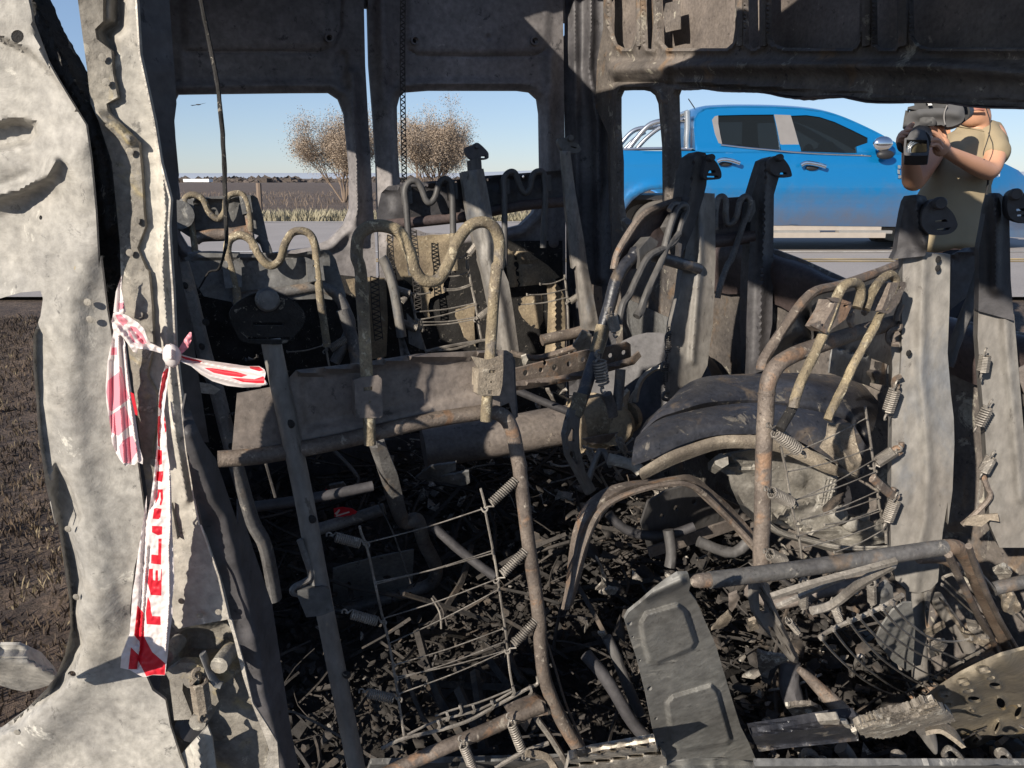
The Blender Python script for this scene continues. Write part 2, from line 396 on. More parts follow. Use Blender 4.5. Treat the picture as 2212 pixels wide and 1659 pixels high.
# sliding door, pushed back, outside
y_ridge=T('A 480,690 540,1000 600,1400 D 420,300 400,900 470,1300 G 560,200 600,800 500,1100 250,1400 60,1659')
dout=T('X -60,-30 54,-30 A 190,60 200,130 290,370 340,460 400,560 480,690 530,770 560,980 590,1300 610,1659 D 620,0 660,330 700,560 720,760 760,960 820,1150 850,1280 900,1659 G 890,200 830,420 800,700 860,1000 940,1180 1020,1240 1050,1400 1110,1590 1140,1659 1150,1800 -150,1800 0,1659 20,1600 80,1500 210,1390 280,1400 285,1430 230,1480 110,1659 110,1740 -150,1760 -150,1450 0,1420 150,1310 280,1180 350,1080 400,960 435,800 430,640 385,340 360,160 310,0 D 340,1659 280,1400 235,1100 225,900 205,700 205,490 250,370 265,262 250,215 130,225 0,262 -150,292')
dout=T('X -60,-30 54,-30 A 190,60 200,130 290,370 340,460 400,560 480,690 530,770 560,980 590,1300 610,1659 D 620,0 660,330 700,560 720,760 760,960 820,1150 850,1280 900,1659 G 890,200 830,420 800,700 860,1000 940,1180 1020,1240 1050,1400 1110,1590 1140,1659 1150,1800 -150,1800 -150,1450 0,1420 150,1310 280,1180 350,1080 400,960 435,800 430,640 385,340 360,160 310,0 D 340,1659 280,1400 235,1100 225,900 205,700 205,490 250,370 265,262 250,215 130,225 0,262 -150,292')
crease=T('A -60,215 120,290 240,400 350,550 480,720 530,950')
hdoor=hsum(ridge(y_ridge,.013,46),
  ridge(T('A -100,1230 120,1170 290,1080 330,1000'),.016,13),
  pad(T('X -80,-80 70,-60 A 215,170 300,370 400,520 470,680 400,560 300,430 180,320 0,235 -150,190'),.014,5),
  pad(T('A -150,800 100,745 215,770 225,830 180,880 0,920 -150,950'),-.022,8),
  pad(T('A -150,1280 200,1150 290,1200 240,1450 150,1700 -150,1800'),-.02,40),
  pad(T('A 350,900 520,900 520,1200 300,1000'),.012,40),
  pad(T('G 350,-200 420,-100 500,110 440,200 470,330 500,500 470,700 510,900 400,1130 100,1400 -200,1500 -200,1400 300,1200 430,900 420,500 330,0'),-.02,9),
  ridge(T('D 235,250 205,500 205,700 235,1100 300,1500 G 310,0 380,340 430,640 430,820 380,1000 280,1180 100,1340 -60,1430'),.010,4),
  ridge(T('G 850,700 1000,900'),-.006,30),
  bumps(.014,120,1),bumps(.003,30,2))
door=sheet('sliding_door',dout,AP,van,M['ashdoor'],holes=[circ(37.5,78.5,14),circ(88,470,3.5,5),circ(155,1457,9,8)],step=7,h=hdoor,thick=.004,off=.02)
sheet('door_seal_and_gap_shade',T('A 130,-40 240,-40 330,170 480,430 545,600 610,760 670,930 710,1150 745,1659 D 745,130 745,300 700,500 640,300 590,0 A 540,1500 520,900 440,680 300,400 210,250'),AP,van,M['char'],step=6,h=hsum(ridge(T('A 200,0 400,380 560,700 650,1000 690,1400'),.016,12),bumps(.014,11,3),bumps(.008,5,4)),thick=.02,jag=1.2,off=-.01)  # charred seal above; lower part is a dark sheet painting the gap's shade
sheet('dark_door_backing',T('X -60,-20 60,-20 140,120 200,300 240,560 -60,560'),AP,van,M['char'],off=-.09,step=60)  # dark sheet added so the door's holes look shaded inside
# lower flap of the door skin and dark hollow
sheet('door_skin_flap',T('G -150,900 120,900 250,960 330,1050 350,1090 300,1150 240,1170 150,1190 60,1170 0,1150 -150,1160'),facing(60,1440,.86,10,-35),van,M['ashdoor'],step=10,h=hsum(ridge(T('G -50,1000 150,1010 330,1090'),.02,20),bumps(.01,30,5)))
sheet('door_lower_panel',T('G -150,1700 -150,1430 0,1420 200,1330 260,1380 285,1440 190,1540 100,1659 80,1760'),AP,van,M['soot'],step=14,h=bumps(.01,30,8),off=.004)
# rear door pillar: outer blistered strip and pale inner face with a rolled lip
pout=T('A 470,-60 480,0 540,450 560,640 605,740 690,1000 740,1500 745,1659 D 745,130 790,560 830,850 880,1280 940,1659 G 930,100 1000,500 1050,700 1100,800 1420,740 1360,480 1250,160 1215,0 D 1240,1659 1210,1500 1160,1200 1130,900 1090,560 1075,200 1060,0 A 1065,1659 1050,1400 1060,1230 1000,1000 960,750 870,330 850,0 845,-60')
seam=T('A 655,-60 640,0 640,130 590,180 600,240 690,310 700,450 730,600 660,640 670,690 760,780 860,880 880,1100 890,1300 900,1400 850,1530 905,1659 D 920,90 940,300 950,540 910,740 970,850 975,1000 940,1200 1000,1500 1060,1659 G 1060,30 1100,250 1140,430 1110,520 1140,590')
lip=T('A 850,-60 850,0 870,330 960,750 1000,1000 1060,1230 1050,1400 1065,1659 D 1075,200 1090,560 1130,900 1160,1200 1210,1500 1240,1659 G 1250,160 1360,480 1420,740')
pil=sheet('rear_door_pillar',pout,AP,van,M['ash'],step=5,off=.0,thick=.004,h=hsum(ridge(T('A 990,900 1020,1300 1000,1659 D 1030,500 1080,1100 1150,1500'),.008,9),ridge(T('A 735,-20 735,150 660,200 690,310'),-.02,13),bumps(.006,90,11),bumps(.002,20,12)))
strip_o=T('A 470,-60 480,0 540,450 560,640 605,740 690,1000 740,1500 745,1659 D 745,130 790,560 830,850 880,1280 940,1659')+[(x-1.5,y) for x,y in reversed(seam[:-3])]
st=sheet('blistered_strip',strip_o,AP,pil,M['strip'],step=7,off=.007,thick=.006,h=hsum(ridge(T('A 600,700 640,740 720,790 800,860'),.012,12),bumps(.006,30,13),bumps(.0025,9,14)))
sheet('inner_lip',[(x-2,y) for x,y in lip]+T('G 1430,750 1500,1000 1560,1260 1650,1400 1710,1500 1735,1800 1640,1800 1635,1659 1660,1550 1640,1480 1560,1280 1500,1100 1440,850 1405,745')[:]+[(x-6,y) for x,y in reversed(lip)],AP,van,M['alu'],step=8,off=.012,thick=.003,h=bumps(.006,30,15))
# spot welds
m=MB()
for x,y in T('A 632,355 655,507 800,935 840,1360 800,1560 D 860,360 925,948 540,285 555,392 480,80 690,1255 945,1270 805,1110 G 420,185 470,605 1120,630 1233,720 1348,698 105,1440'):
    q=AP(x,y,.012 if x>200 else .03); m.ball(q,.0042,sc=(1,.10,1),n=6)
m.build('spot_weld',M['strip'],van)['kind']='stuff'
# dark inside of the quarter wall, seen past the lip
QP=pu(-.135)
sheet('quarter_inner_panel',T('A 846,-60 1040,-60 1085,560 1090,640 1075,760 1105,1080 1090,1230 1100,1659 D 1105,0 1125,150 1190,500 1250,900 1290,1150 1060,1150 1000,600 900,0')+T('A 980,900 880,330 850,0'),facing(330,300,1.0,62,0),van,M['soot'],step=10,off=0,h=bumps(.01,60,21))
inn=T('D 1150,850 1190,1000 1260,1150 1330,1250 1400,1450 1470,1659 G 1470,0 1560,300 1680,650 1740,1050 1800,1450 1845,1659 1860,1800 1700,1800 1730,1659 1710,1500 1650,1400 1560,1260 1500,1000 1430,750 1360,480 1250,160 1215,0 D 1210,1500 1160,1200 1130,950')
sheet('wheel_house_panel',inn,facing(430,1000,.92,60,0),van,M['soot'],step=8,h=hsum(ridge(T('D 1180,1100 1330,1500 G 1400,100 1550,700 1640,1200 1780,1700'),.02,26),bumps(.008,40,22)))  # darker steel puts this inner side's shade into the colour
# hinge bracket, pin spring and the brown recess behind them
sheet('hinge_recess',T('G 1040,560 1140,590 1190,640 1400,700 1440,850 1500,1080 1560,1280 1640,1480 1660,1560 1640,1800 1250,1800 1000,1500 980,1200 1020,900'),AP,van,M['strip'],step=10,off=-.035,h=hsum(pad(T('G 1060,570 1180,640 1390,690 1410,745 1160,800 1080,790'),.02,4),pad(T('G 1150,800 1420,750 1460,860 1430,960 1150,960'),-.03,14),ridge(T('G 1320,1500 1560,1510'),-.006,3),bumps(.008,22,23)))
hb=AP(395,1500,0)
hng=sheet('hinge_bracket',T('G 1020,1070 1110,1010 1190,1010 1270,1050 1275,1110 1215,1170 1170,1120 1130,1130 1125,1180 1180,1320 1185,1360 1075,1365 1045,1120'),AP,van,M['strip'],step=8,off=.02,thick=.012)
spring('hinge_spring',AP(427,1456,.03),AP(440,1546,.03),.0165,M['lip'],van,turns=11,wire=.0028)
for (x,y,r) in ((427,1455,.011),(486,1423,.011),(373,1404,.010),(440,1545,.011)):
    q=AP(x,y,.01); MB().tube([q+Vector((0,.02,0)),q+Vector((0,-.02,.004))],r,seg=12,sm=1).build('hinge_bolt',M['strip'],van)
tube('hinge_arm',[AP(1.0*x,y,.02) for x,y in T('G 1250,950 1320,1120 1370,1150')],.007,M['plateg'],van,flat=.5)
sheet('hinge_plate',T('G 1240,1060 1440,1080 1440,1100 1330,1180 1350,1250 1290,1330 1260,1330 1300,1200'),AP,van,M['strip'],step=8,off=.0,thick=.006)
sheet('roller_cover',T('G 1105,1592 1280,1400 1310,1480 1350,1800 1130,1800'),AP,van,M['ash'],step=8,off=.012,thick=.003,h=ridge(T('G 1220,1500 1240,1750'),.02,16))
tube('roller',[AP(403,1570,-.02),AP(415,1575,.0)],.016,M['soot'],van,sm=1,seg=14)
# ---- rear doors
RP=pw(3.14)
def frame_relief(hole, amp=.03, d0=14, s=13):
    def g(x,y):
        d=dist(x,y,hole,True); return amp*np.exp(-((d-d0)/s)**2)
    return g
w1=T('A 1300,577 1100,580 1085,612 1070,700 1078,800 1090,1050 1110,1200 1112,1440 1160,1520 1250,1558 1500,1575 1700,1560 1900,1530 2030,1480 2120,1390 2160,1290 2160,1050 2125,700 2090,610 2030,570 1800,571')
d1=T('X 362,-60 784,-60 786,0 789,140 798,300 805,430 812,560 816,800 800,1010 362,1010')
h1=hsum(frame_relief(w1,.022,16,10),ridge(T('X 760,160 768,300 772,440 772,520'),.035,13),ridge(T('X 400,112 690,113 720,100 735,60 736,-40'),-.010,4),
   pad(T('X 395,-80 695,-80 715,60 705,100 400,108'),.01,8),ridge(T('X 395,125 395,190'),.01,12),pad(circ(737,138,14,28),-.012,5),bumps(.010,70,31),bumps(.003,20,32))
rd1=sheet('rear_door',d1,RP,van,M['panel'],holes=[w1,circ(712,81,7,7)],step=4.5,h=h1,thick=.035)
rd1['label']='wider rear door leaf on the left'
w2=T('B 445,568 412,600 396,660 400,900 415,1140 440,1330 500,1410 580,1440 800,1445 1020,1425 1160,1390 1240,1310 1285,1180 1290,1050 1285,700 1272,610 1225,567 1150,557 600,556')
d2=T('B 216,-150 216,0 226,400 250,700 270,1000 290,1659 X 826,700 830,960 1224,970 1221,400 1217,80 1215,-50')
h2=hsum(frame_relief(w2,.022,15,9),ridge(T('B 300,-100 315,400 330,1000 370,1500'),.035,16),ridge(T('B 1345,350 1350,1000 1360,1500'),.03,14),ridge(T('B 470,310 520,342 900,346 1260,342 1310,310'),-.010,3.5),
   pad(T('B 460,-150 1350,-150 1330,250 1290,325 500,330 455,250'),.012,8),pad(circ(719+958*.35,232*.35,5,6),-.01,2),bumps(.010,70,33),bumps(.003,20,34))
low=T('E 330,-60 700,-60 690,200 640,235 600,260 590,380 560,340 535,250 530,130 420,60 390,-20')
cut=[T('E 620,250 900,200 1000,560 620,640 590,400'),]
rd2=sheet('rear_door',d2,RP,van,M['panel'],holes=[w2,circ(719+510*.35,247*.35,6.5),circ(719+1250*.35,250*.35,6.5)],step=4.5,h=h2,thick=.035)
rd2['label']='narrower rear door leaf beside the corner post'
for rd,cs in ((rd1,((712,81),)),(rd2,((897.5,86.5),(1156.5,87.5)))):
    for c in cs:
        m=MB(); q=RP(c[0],c[1],.03); m.tube([q+Wd*.0,q+Wd*.03],.018,seg=12,sm=1); 
        sheet('hole_collar',circ(c[0],c[1],10,10),RP,rd,M['panel'],holes=[circ(c[0],c[1],6.6,6.6)],step=4,off=.024,thick=.01)
        sheet('hole_shade_disc',circ(c[0],c[1],16,16),RP,rd,M['char'],off=-.06,step=8)  # dark disc added to paint the shaded depth of the hole
sheet('cavity_shade_sheet',T('X 836,520 1215,520 1218,800 1222,968 832,958 830,700'),RP,rd2,M['char'],step=16,off=.018,thick=.003,h=bumps(.02,40,48))  # dark sheet painting the shade of the open door bottom
sheet('cavity_shade_sheet',T('X 372,640 500,600 700,590 790,600 808,640 812,800 800,1005 366,1005'),RP,rd1,M['char'],step=16,off=.018,thick=.003,h=bumps(.02,40,49))  # same dark sheet for the shade inside the other leaf
# ochre scaled inner skins of the door bottoms, with their openings
sheet('inner_door_skin',T('X 838,505 850,512 975,505 E 700,60 680,200 690,225 650,240 600,262 590,300 597,390 565,370 540,300 520,240 500,190 420,130 390,60 B 330,1480'),RP,rd2,M['rear'],holes=[circ(931,626,5.5,5)],step=8,off=.035,h=bumps(.012,25,41),jag=1)
sheet('inner_door_skin',T('E 1060,-60 1100,-30 1200,-30 1330,60 1400,130 1320,170 1095,195 1075,100'),RP,rd2,M['rear'],step=8,off=.03,h=hsum(ridge(T('E 1120,-40 1150,190'),-.02,4),ridge(T('E 1060,40 1290,60'),-.01,2.5),bumps(.01,20,42)))
sheet('inner_door_skin',T('E 1320,170 1365,135 1420,230 1440,260 1430,600 1310,600 1325,480 1330,300'),RP,rd2,M['rear'],step=7,off=.05,h=hsum(ridge(T('E 1375,150 1375,600'),.03,4),bumps(.012,14,43)))
sheet('inner_door_skin',T('E 1150,270 1200,240 1290,235 1300,400 1270,450 1230,440 1170,380 1145,330'),RP,rd2,M['rear'],step=8,off=.02,h=bumps(.01,20,44))
sheet('torn_door_skin',T('E 760,330 880,290 870,400 880,560 810,500 790,440 755,370'),RP,rd2,M['rear'],step=8,off=.03,h=bumps(.012,20,45))
# the lower door skins and sill keep a light scale as well
sheet('inner_door_skin',T('E 80,145 200,130 320,135 330,180 340,400 330,620 120,660 200,480 190,300 110,220'),RP,rd1,M['rear'],step=9,off=.03,h=bumps(.012,20,46))
m=MB().box(U*.62+Wd*3.12+Vector((0,0,-.12)),U*.85,Wd*.05,Vector((0,0,.06)))
m.build('rear_sill',M['soot'],van)
# corner post between the rear doors and the side wall
sheet('corner_post',T('X 1219,-60 1219,76 1216,80 1222,400 1226,1000 1345,1010 1340,600 1325,470 1325,300 1300,240 1312,80 1305,-60'),facing(1262,300,3.32,-15,0),van,M['soot'],step=5,thick=.03,h=hsum(ridge(T('X 1240,-60 1246,400 1250,900'),.03,9),ridge(T('X 1276,-60 1276,60 1272,150 1290,260 1296,600'),.04,10),bumps(.012,40,47)),off=.05)
# ---- left side wall with its window openings
BP=pu(1.47)
sw=T('X 1345,196 1339,210 1339,280 1344,350 1344,430 1349,469 1366,481 1390,483 1431,475 1431,420 1430,315 1422,224 1415,206 1405,198 1391,195 1363,195')
lw=T('X 1464,206 1470,190 1533,193 1627,200 1655,201 1662,199 1668,202 1753,210 1820,212 1875,217 1980,221 2212,231 2420,240 2420,775 2212,720 2060,690 1930,645 1830,605 1730,560 1650,530 1560,508 1475,500 1472,400 1466,300')
ops=[T('X 1316,-60 1318,60 1330,95 1345,104 1362,104 1375,70 1370,-60'),T('X 1389,-60 1393,50 1395,104 1407,107 1410,60 1405,-60'),
 T('X 1427,-60 1425,20 1426,90 1440,104 1570,104 1583,92 1588,60 1588,-60'),T('X 1611,-60 1613,95 1625,106 1640,100 1640,-60'),
 T('X 1662,-60 1662,80 1670,95 1690,103 1840,104 1852,92 1856,60 1858,-60'),T('X 1889,-60 1890,95 1900,104 1930,104 1938,90 1938,-60'),T('X 1966,-60 1970,80 1980,95 2000,103 2230,103 2270,80 2275,-60')]
bout=T('X 1303,-60 1303,60 1290,130 1286,230 1300,260 1318,300 1322,480 1330,700 1345,1010 1420,1060 1700,1250 2050,1480 2400,1700 2400,-60')
def opl(x,y):
    g=0
    for q in ops: g=g+.012*np.exp(-((dist(x,y,q,True)-5)/5)**2)
    return g
hB=hsum(ridge(T('X 1330,150 1500,142 1700,140 2000,142 2212,160 2400,170'),.03,16),ridge(T('X 1330,128 2400,128'),-.008,7),ridge(T('X 1440,110 1440,180'),.012,10),frame_relief(sw,.016,10,6),frame_relief(lw,.014,12,7),
   opl,ridge(T('X 1330,176 1400,178 1700,196 1980,208 2212,220 2400,226'),-.015,5),bumps(.012,45,51),bumps(.005,14,52))
sheet('side_wall',bout,BP,van,M['wall'],holes=[sw,lw]+ops,step=5.5,h=hB,thick=.008)
# return flange of the roof rail over the long window
V=[];top=T('X 1455,188 1533,192 1627,199 1753,209 1875,216 1980,220 2212,230 2420,239')
loft('window_header_flange',[[BP(x,y,.03) for x,y in top],[BP(x,y+1,-.02) for x,y in top],[BP(x,y-1,-.07) for x,y in top]],M['maroon'],van,n=40,wob=.01)
swo=[(x+ (x-1385)*.04,y+(y-340)*.03) for x,y in sw]
skin=T('X 1290,-60 2480,-60 2480,1700 2300,1620 1800,1300 1345,1010')
lwo=[(x,y-5 if y<300 else y+8) for x,y in lw]
sheet('outer_skin',skin,BP,van,M['plate'],holes=[swo,lwo],step=22,off=-.075,thick=.003,h=bumps(.012,60,53))
for a,b in (('X 1412,-60 1432,-60 1424,40 1420,100 1412,100','x'),):
    pass
sheet('torn_bracket',T('C 0,20 85,0 90,180 40,190 0,200 -20,100'),BP,van,M['wall'],off=-.01,step=8,thick=.003,h=bumps(.02,20,54))
m=MB()
for xx in (1381,1650,1873,1952,1600):
    m.tube([BP(xx,-60,.012),BP(xx,20,.012),BP(xx,100,.006)],.012,seg=8)
m.build('wall_rib',M['wall'],van)['kind']='stuff'
# lower inner wall panels caught by the sun behind the seats
sheet('inner_wall_panel',T('F 1030,560 1080,500 1200,470 1400,400 1500,380 1500,1000 1380,860 1250,800 1010,720 1020,640'),facing(1850,800,1.62,48,0),van,M['plateg'],holes=[T('F 1270,630 1375,670 1375,860 1260,800')],step=9,h=hsum(ridge(T('F 1040,560 1230,620'),-.008,3),bumps(.01,30,55)))
sheet('inner_wall_panel',T('E 1830,270 2090,390 2080,560 2000,600 1850,500 1800,380'),BP,van,M['plateg'],step=9,off=.03,h=bumps(.015,30,56))
sheet('seat_belt_box',T('F 1290,650 1350,660 1362,730 1360,800 1300,790 1280,720'),facing(1900,800,1.7,40,0),van,M['wall'],step=6,thick=.02,h=pad(circ(1892,808,9),.01,2))
# upper dark beltline bulge on the right
bl=T('X 1480,522 1560,520 1640,538 1700,560 1760,582 1830,608 1930,650 2060,700 2212,735 2400,790')
loft('window_sill_pressing',[[BP(x,y-6,-.03) for x,y in bl],[BP(x,y+2,.03) for x,y in bl],[BP(x,y+40,.05) for x,y in bl],[BP(x,y+110,.02) for x,y in bl]],M['maroon'],van,n=40,wob=.015)
# ---- parts above and beside the opening that throw the shade
def quad(name,pts,m_,th=.01,holes=None):
    """flat panel between world corners"""
    v=[Vector(p) for p in pts]; n=(v[1]-v[0]).cross(v[-1]-v[0]).normalized()*th; k=len(v)
    return mkobj(name,v+[p+n for p in v],[tuple(range(k-1,-1,-1)),tuple(range(k,2*k))]+[(i,(i+1)%k,(i+1)%k+k,i+k) for i in range(k)],m_,van,False)
def uw(u,w,z): return U*u+Wd*w+Vector((0,0,CAMZ+z))
# roof, out of view; its hole and cut front are shaped to admit light
class UWZ:
    def __call__(s,x,y,off=0): return uw(x,y,.90+off)
def flat_panel(name,outline,holes,mapf,m_,th=.006,st=.12):
    """panel drawn directly in van coordinates"""
    o=resample(outline,st); rings=[o]+[resample(q,st) for q in holes]; pts=[];edges=[]
    for r in rings:
        b=len(pts); pts+=r; edges+=[(b+i,b+(i+1)%len(r)) for i in range(len(r))]
    res=delaunay_2d_cdt([Vector(p) for p in pts],edges,[],0,1e-6); v2,fs=res[0],np.array(res[2])
    X=np.array([v[0] for v in v2]);Y=np.array([v[1] for v in v2]); cx,cy=X[fs].mean(1),Y[fs].mean(1); ok=pip(cx,cy,o)
    for q in rings[1:]: ok&=~pip(cx,cy,q)
    fs=fs[ok].tolist(); n=len(X); V=[mapf(a,b,0) for a,b in zip(X,Y)]+[mapf(a,b,th) for a,b in zip(X,Y)]
    ec={(q[i],q[(i+1)%3]) for q in fs for i in range(3)}
    side=[(e[1],e[0],e[0]+n,e[1]+n) for e in ec if (e[1],e[0]) not in ec]
    return mkobj(name,V,[tuple(q) for q in fs]+[(q[2]+n,q[1]+n,q[0]+n) for q in fs]+side,m_,van,False)
ROOFHOLE=[(.36,1.75),(.74,1.32),(1.24,1.6),(1.34,2.6),(1.0,2.85),(.58,2.75),(.36,2.35)]
flat_panel('roof',[(-.25,-.75),(.1,-.95),(.6,-.8),(1.1,-1.0),(1.55,-.9),(1.55,3.2),(-.25,3.2)],[ROOFHOLE],lambda a,b,c: uw(a,b,.90+.05*math.sin(max(a+.25,0)/1.8*math.pi)+c),M['soot'])
# right side header above the sliding door opening
flat_panel('door_header',[(1.0,.60),(.2,.60),(-.6,.54),(-1.3,.5),(-1.3,.92),(1.0,.92)],[],lambda a,b,c: uw(-.22-c,a,b),M['soot'],.03)
# right quarter wall behind the pillar with its own window
flat_panel('quarter_wall',[(1.38,-1.2),(3.16,-1.2),(3.16,.92),(1.38,.92)],[[(1.46,-.08),(2.85,-.08),(2.85,.5),(1.46,.5)]],lambda a,b,c: uw(-.24-c,a,b),M['panel'],.02)
# front pillar and front flank
flat_panel('front_flank',[(-.55,-1.2),(-3.2,-1.2),(-3.2,-.1),(-.55,-.1)],[],lambda a,b,c: uw(-.24-c,a,b),M['panel'],.02)
flat_panel('left_flank',[(-.6,-1.2),(-3.2,-1.2),(-3.2,-.25),(-.6,-.25)],[],lambda a,b,c: uw(1.5+c,a,b),M['panel'],.02)
flat_panel('upper_rear_panel',[(-.22,.62),(1.5,.62),(1.5,.92),(-.22,.92)],[],lambda a,b,c: uw(a,3.17+c,b),M['panel'],.02)
# floor
flat_panel('floor',[(-.25,-3.2),(1.55,-3.2),(1.55,3.3),(-.25,3.3)],[],lambda a,b,c: uw(a,b,-1.20-c),M['debris'],.03)
# perforated straps hanging by the doors
def strap(name, pts, wd, n, par):
    m=MB(); P_=catmull(pts,8); 
    L=[0]
    for a,b in zip(P_[:-1],P_[1:]): L.append(L[-1]+(b-a).length)
    def at(t):
        t*=L[-1]; j=0
        while j<len(L)-2 and L[j+1]<t: j+=1
        k=(t-L[j])/max(L[j+1]-L[j],1e-9); return P_[j].lerp(P_[j+1],min(k,1))
    x=U*wd
    m.tube([at(i/20)+x for i in range(21)],.002,seg=4,sm=1); m.tube([at(i/20)-x for i in range(21)],.002,seg=4,sm=1)
    for i in range(n):
        a,b=at(i/n),at((i+1)/n); s=1 if i%2 else -1
        m.tube([a+x*s,b-x*s],.0022,seg=4,sm=1)
    return m.build(name,M['wired'],par)
strap('perforated_strap',[RP(x,y,.06) for x,y in T('B 433,-60 430,300 432,640 438,900 442,1150')],.009,70,van)
strap('perforated_strap',[RP(x,y,.10) for x,y in T('B 492,1420 510,1600 E 505,60 520,200 528,330')],.014,40,van)
strap('perforated_strap',[RP(x,y,.10) for x,y in T('B 352,1450 362,1600 E 375,120 410,300 430,480')],.010,44,van)
strap('perforated_strap',[RP(x,y,.10) for x,y in T('E 258,125 262,250 270,380 285,520')],.016,24,van)
# ------------------------------------------------------------------ seats, burnt to their frames
FLOORZ=CAMZ-1.20
def seat(px, py, d, label, group='burnt seat frames'):
    p=P(px,py,d); return empty('passenger_chair',(p.x,p.y,FLOORZ),label,'seat',group)
def PT(pl,s,off=0): return [pl(x,y,off) for x,y in T(s)]
def bracket(pl, s, par, m_, off=.0, th=.022, slots=(), flange=None):
    o=sheet('headrest_bracket',T(s),pl,par,m_,step=6,off=off+th*.4,thick=th,holes=[T(q) for q in slots],smooth=False)
    if flange: sheet('bracket_flange',T(flange),pl,o,m_,step=6,off=off+.012,thick=.003,h=bumps(.004,12,3))
    return o
def rod(name, pl, s, r, m_, par, off=0, **k):
    return tube(name, PT(pl,s,off), r, m_, par, **k)
def grid(pl, par, rods, wires, m_, rr=.0022, rw=.0011, off=0, sag=4):
    for s in rods: tube('mesh_rod',PT(pl,s,off),rr,m_,par,seg=6,sm=3)
    for s in wires:
        p=T(s); a,b=p[0],p[-1]
        if len(p)==2:
            mid=((a[0]+b[0])/2,(a[1]+b[1])/2+sag); p=[a,mid,b]
        pts=[pl(x,y,off+.004) for x,y in p]
        m=MB().tube(pts,rw,seg=5,sm=4)
        for e in (pts[0],pts[-1]):   # twisted ends round the rods
            for k in range(3):
                m.tube([e+U*rr*.7+Vector((0,-rr*.7,rr*.6*(k-1))),e+Vector((0,-rr*1.1,rr*.7*(k-.8))),e-U*rr*.7+Vector((0,rr*.3,rr*.6*k))],rw*.8,seg=4,sm=2)
        m.build('mesh_wire',m_,par)
def springs(pl, par, lst, m_, off=.0, tip=None):
    for s in lst:
        v=s.split('|'); a,b=T(v[0]); rad=float(v[1]); turns=int(v[2]) if len(v)>2 else 12
        spring('coil_spring',pl(a[0],a[1],off+.008),pl(b[0],b[1],off+.008),rad,m_,par,turns=turns)
def guide(pl, s, slots, par, m_, knob=None, kr=.012, off=.03, th=.018, bm=None):
    o=sheet('belt_guide',T(s),pl,par,m_,sm=3,step=5,off=off,thick=th,holes=[T(q) for q in slots],h=bumps(.003,12,5))
    if knob:
        x,y=T(knob)[0]; q=pl(x,y,off); kr=kr if kr==.0165 else kr*.55; MB().tube([q,q+pl.n*.012,q+pl.n*.016],[kr,kr,kr*.8],seg=20,sm=1).build('guide_bolt',bm or m_,o)
    return o

# --- S1, the nearest double seat
s1=seat(800,1200,1.2,'nearest burnt seat back with thick ochre wavy headrest rod and sagging wire net')
L1=facing(930,850,1.22,21,6)
rod('headrest_rod',L1,'E 229,1165 226,1040 212,770 190,400 172,100 B 146,1580 160,1460 225,1402 330,1398 415,1440 468,1540 500,1640 E 510,90 545,140 600,158 655,140 700,70 735,0 B 765,1500 835,1400 925,1370 1000,1410 1028,1510 1025,1640 E 1010,80 985,380 970,650 955,850 945,1020',.0092,M['ochre'],s1,.032,seg=14,sm=6,wob=.10)
bp1=sheet('backrest_plate',T('X 500,985 512,850 610,832 640,800 770,785 900,765 1050,757 1095,757 1108,765 1110,800 1115,905 1108,898 1100,870 1080,878 1052,885 930,905 800,930 640,968 580,978'),L1,s1,M['plate'],step=10,thick=.004,h=hsum(ridge(T('X 640,806 770,791 900,771 1060,762'),.018,5),pad(T('X 650,812 1050,770 1050,850 660,930'),-.008,6),bumps(.005,60,61),bumps(.002,15,62)))
rod('backrest_tube',L1,'X 470,992 560,985 660,968 750,950 850,925 930,908 1010,895 1062,890 1092,903 1108,935 1116,975 1124,1010',.0125,M['tube'],s1,.004,seg=14,sm=5)
rod('side_tube',L1,'X 1113,958 1122,1010 1130,1080 1140,1160 1153,1250 1165,1340 1168,1400 1178,1470 1208,1545 1245,1610 1285,1670 1330,1740',.0122,M['tube'],s1,.005,seg=14,sm=5,wob=.05)
rod('flat_strap',L1,'X 1176,1372 1195,1430 1222,1520 1252,1590 1275,1640 1300,1700',.0065,M['tube'],s1,-.004,seg=8,sm=4,flat=.35)
bracket(L1,'E 135,775 175,765 290,745 302,760 308,985 290,1000 150,1000 140,960',s1,M['plate'],.03,.03,['E 190,812 245,805 245,828 190,835','E 222,893 237,893 237,908 222,908'],'E 125,768 170,750 280,735 290,755 175,790 140,800')
bracket(L1,'E 900,700 1050,660 1052,700 1045,800 1030,862 915,862 895,850',s1,M['lip'],.03,.032,['E 965,705 1003,705 1003,722 965,722','E 960,828 985,828 985,852 960,852','E 972,772 984,772 984,784 972,784'],'E 855,618 960,640 1045,610 1050,650 1030,690 900,700')
sheet('bracket_wing',T('E 832,800 900,790 900,862 880,850'),L1,s1,M['plate'],off=.02,step=6,thick=.003)
for s in ('E 205,1000 255,1000 258,1150 215,1160',): pass
sheet('dark_end_plate',T('E 1050,590 1100,600 1125,640 1130,800 1143,990 1120,1010 1100,900 1070,880 1030,905 985,890 1035,860 1060,700'),L1,s1,M['soot'],off=-.01,step=8,thick=.003,h=bumps(.008,15,63))
rod('belt_post',L1,'X 585,735 596,790 611,860 628,940 645,1020 663,1110 683,1220 706,1340 728,1450 750,1560 772,1670 795,1770',.0190,M['post'],s1,.005,seg=16,sm=4,flat=.72)
guide(L1,'D 1415,370 1440,310 1520,250 1600,225 1700,222 1790,262 1860,320 1885,375 1870,430 1830,480 1760,540 1640,545 1500,530 1450,460',['D 1560,410 1750,410 1750,432 1560,430','D 1530,500 1530,520 1790,520 1790,500'],s1,M['char'],'D 1648,270',.0165,.03,.018,M['plateg'])
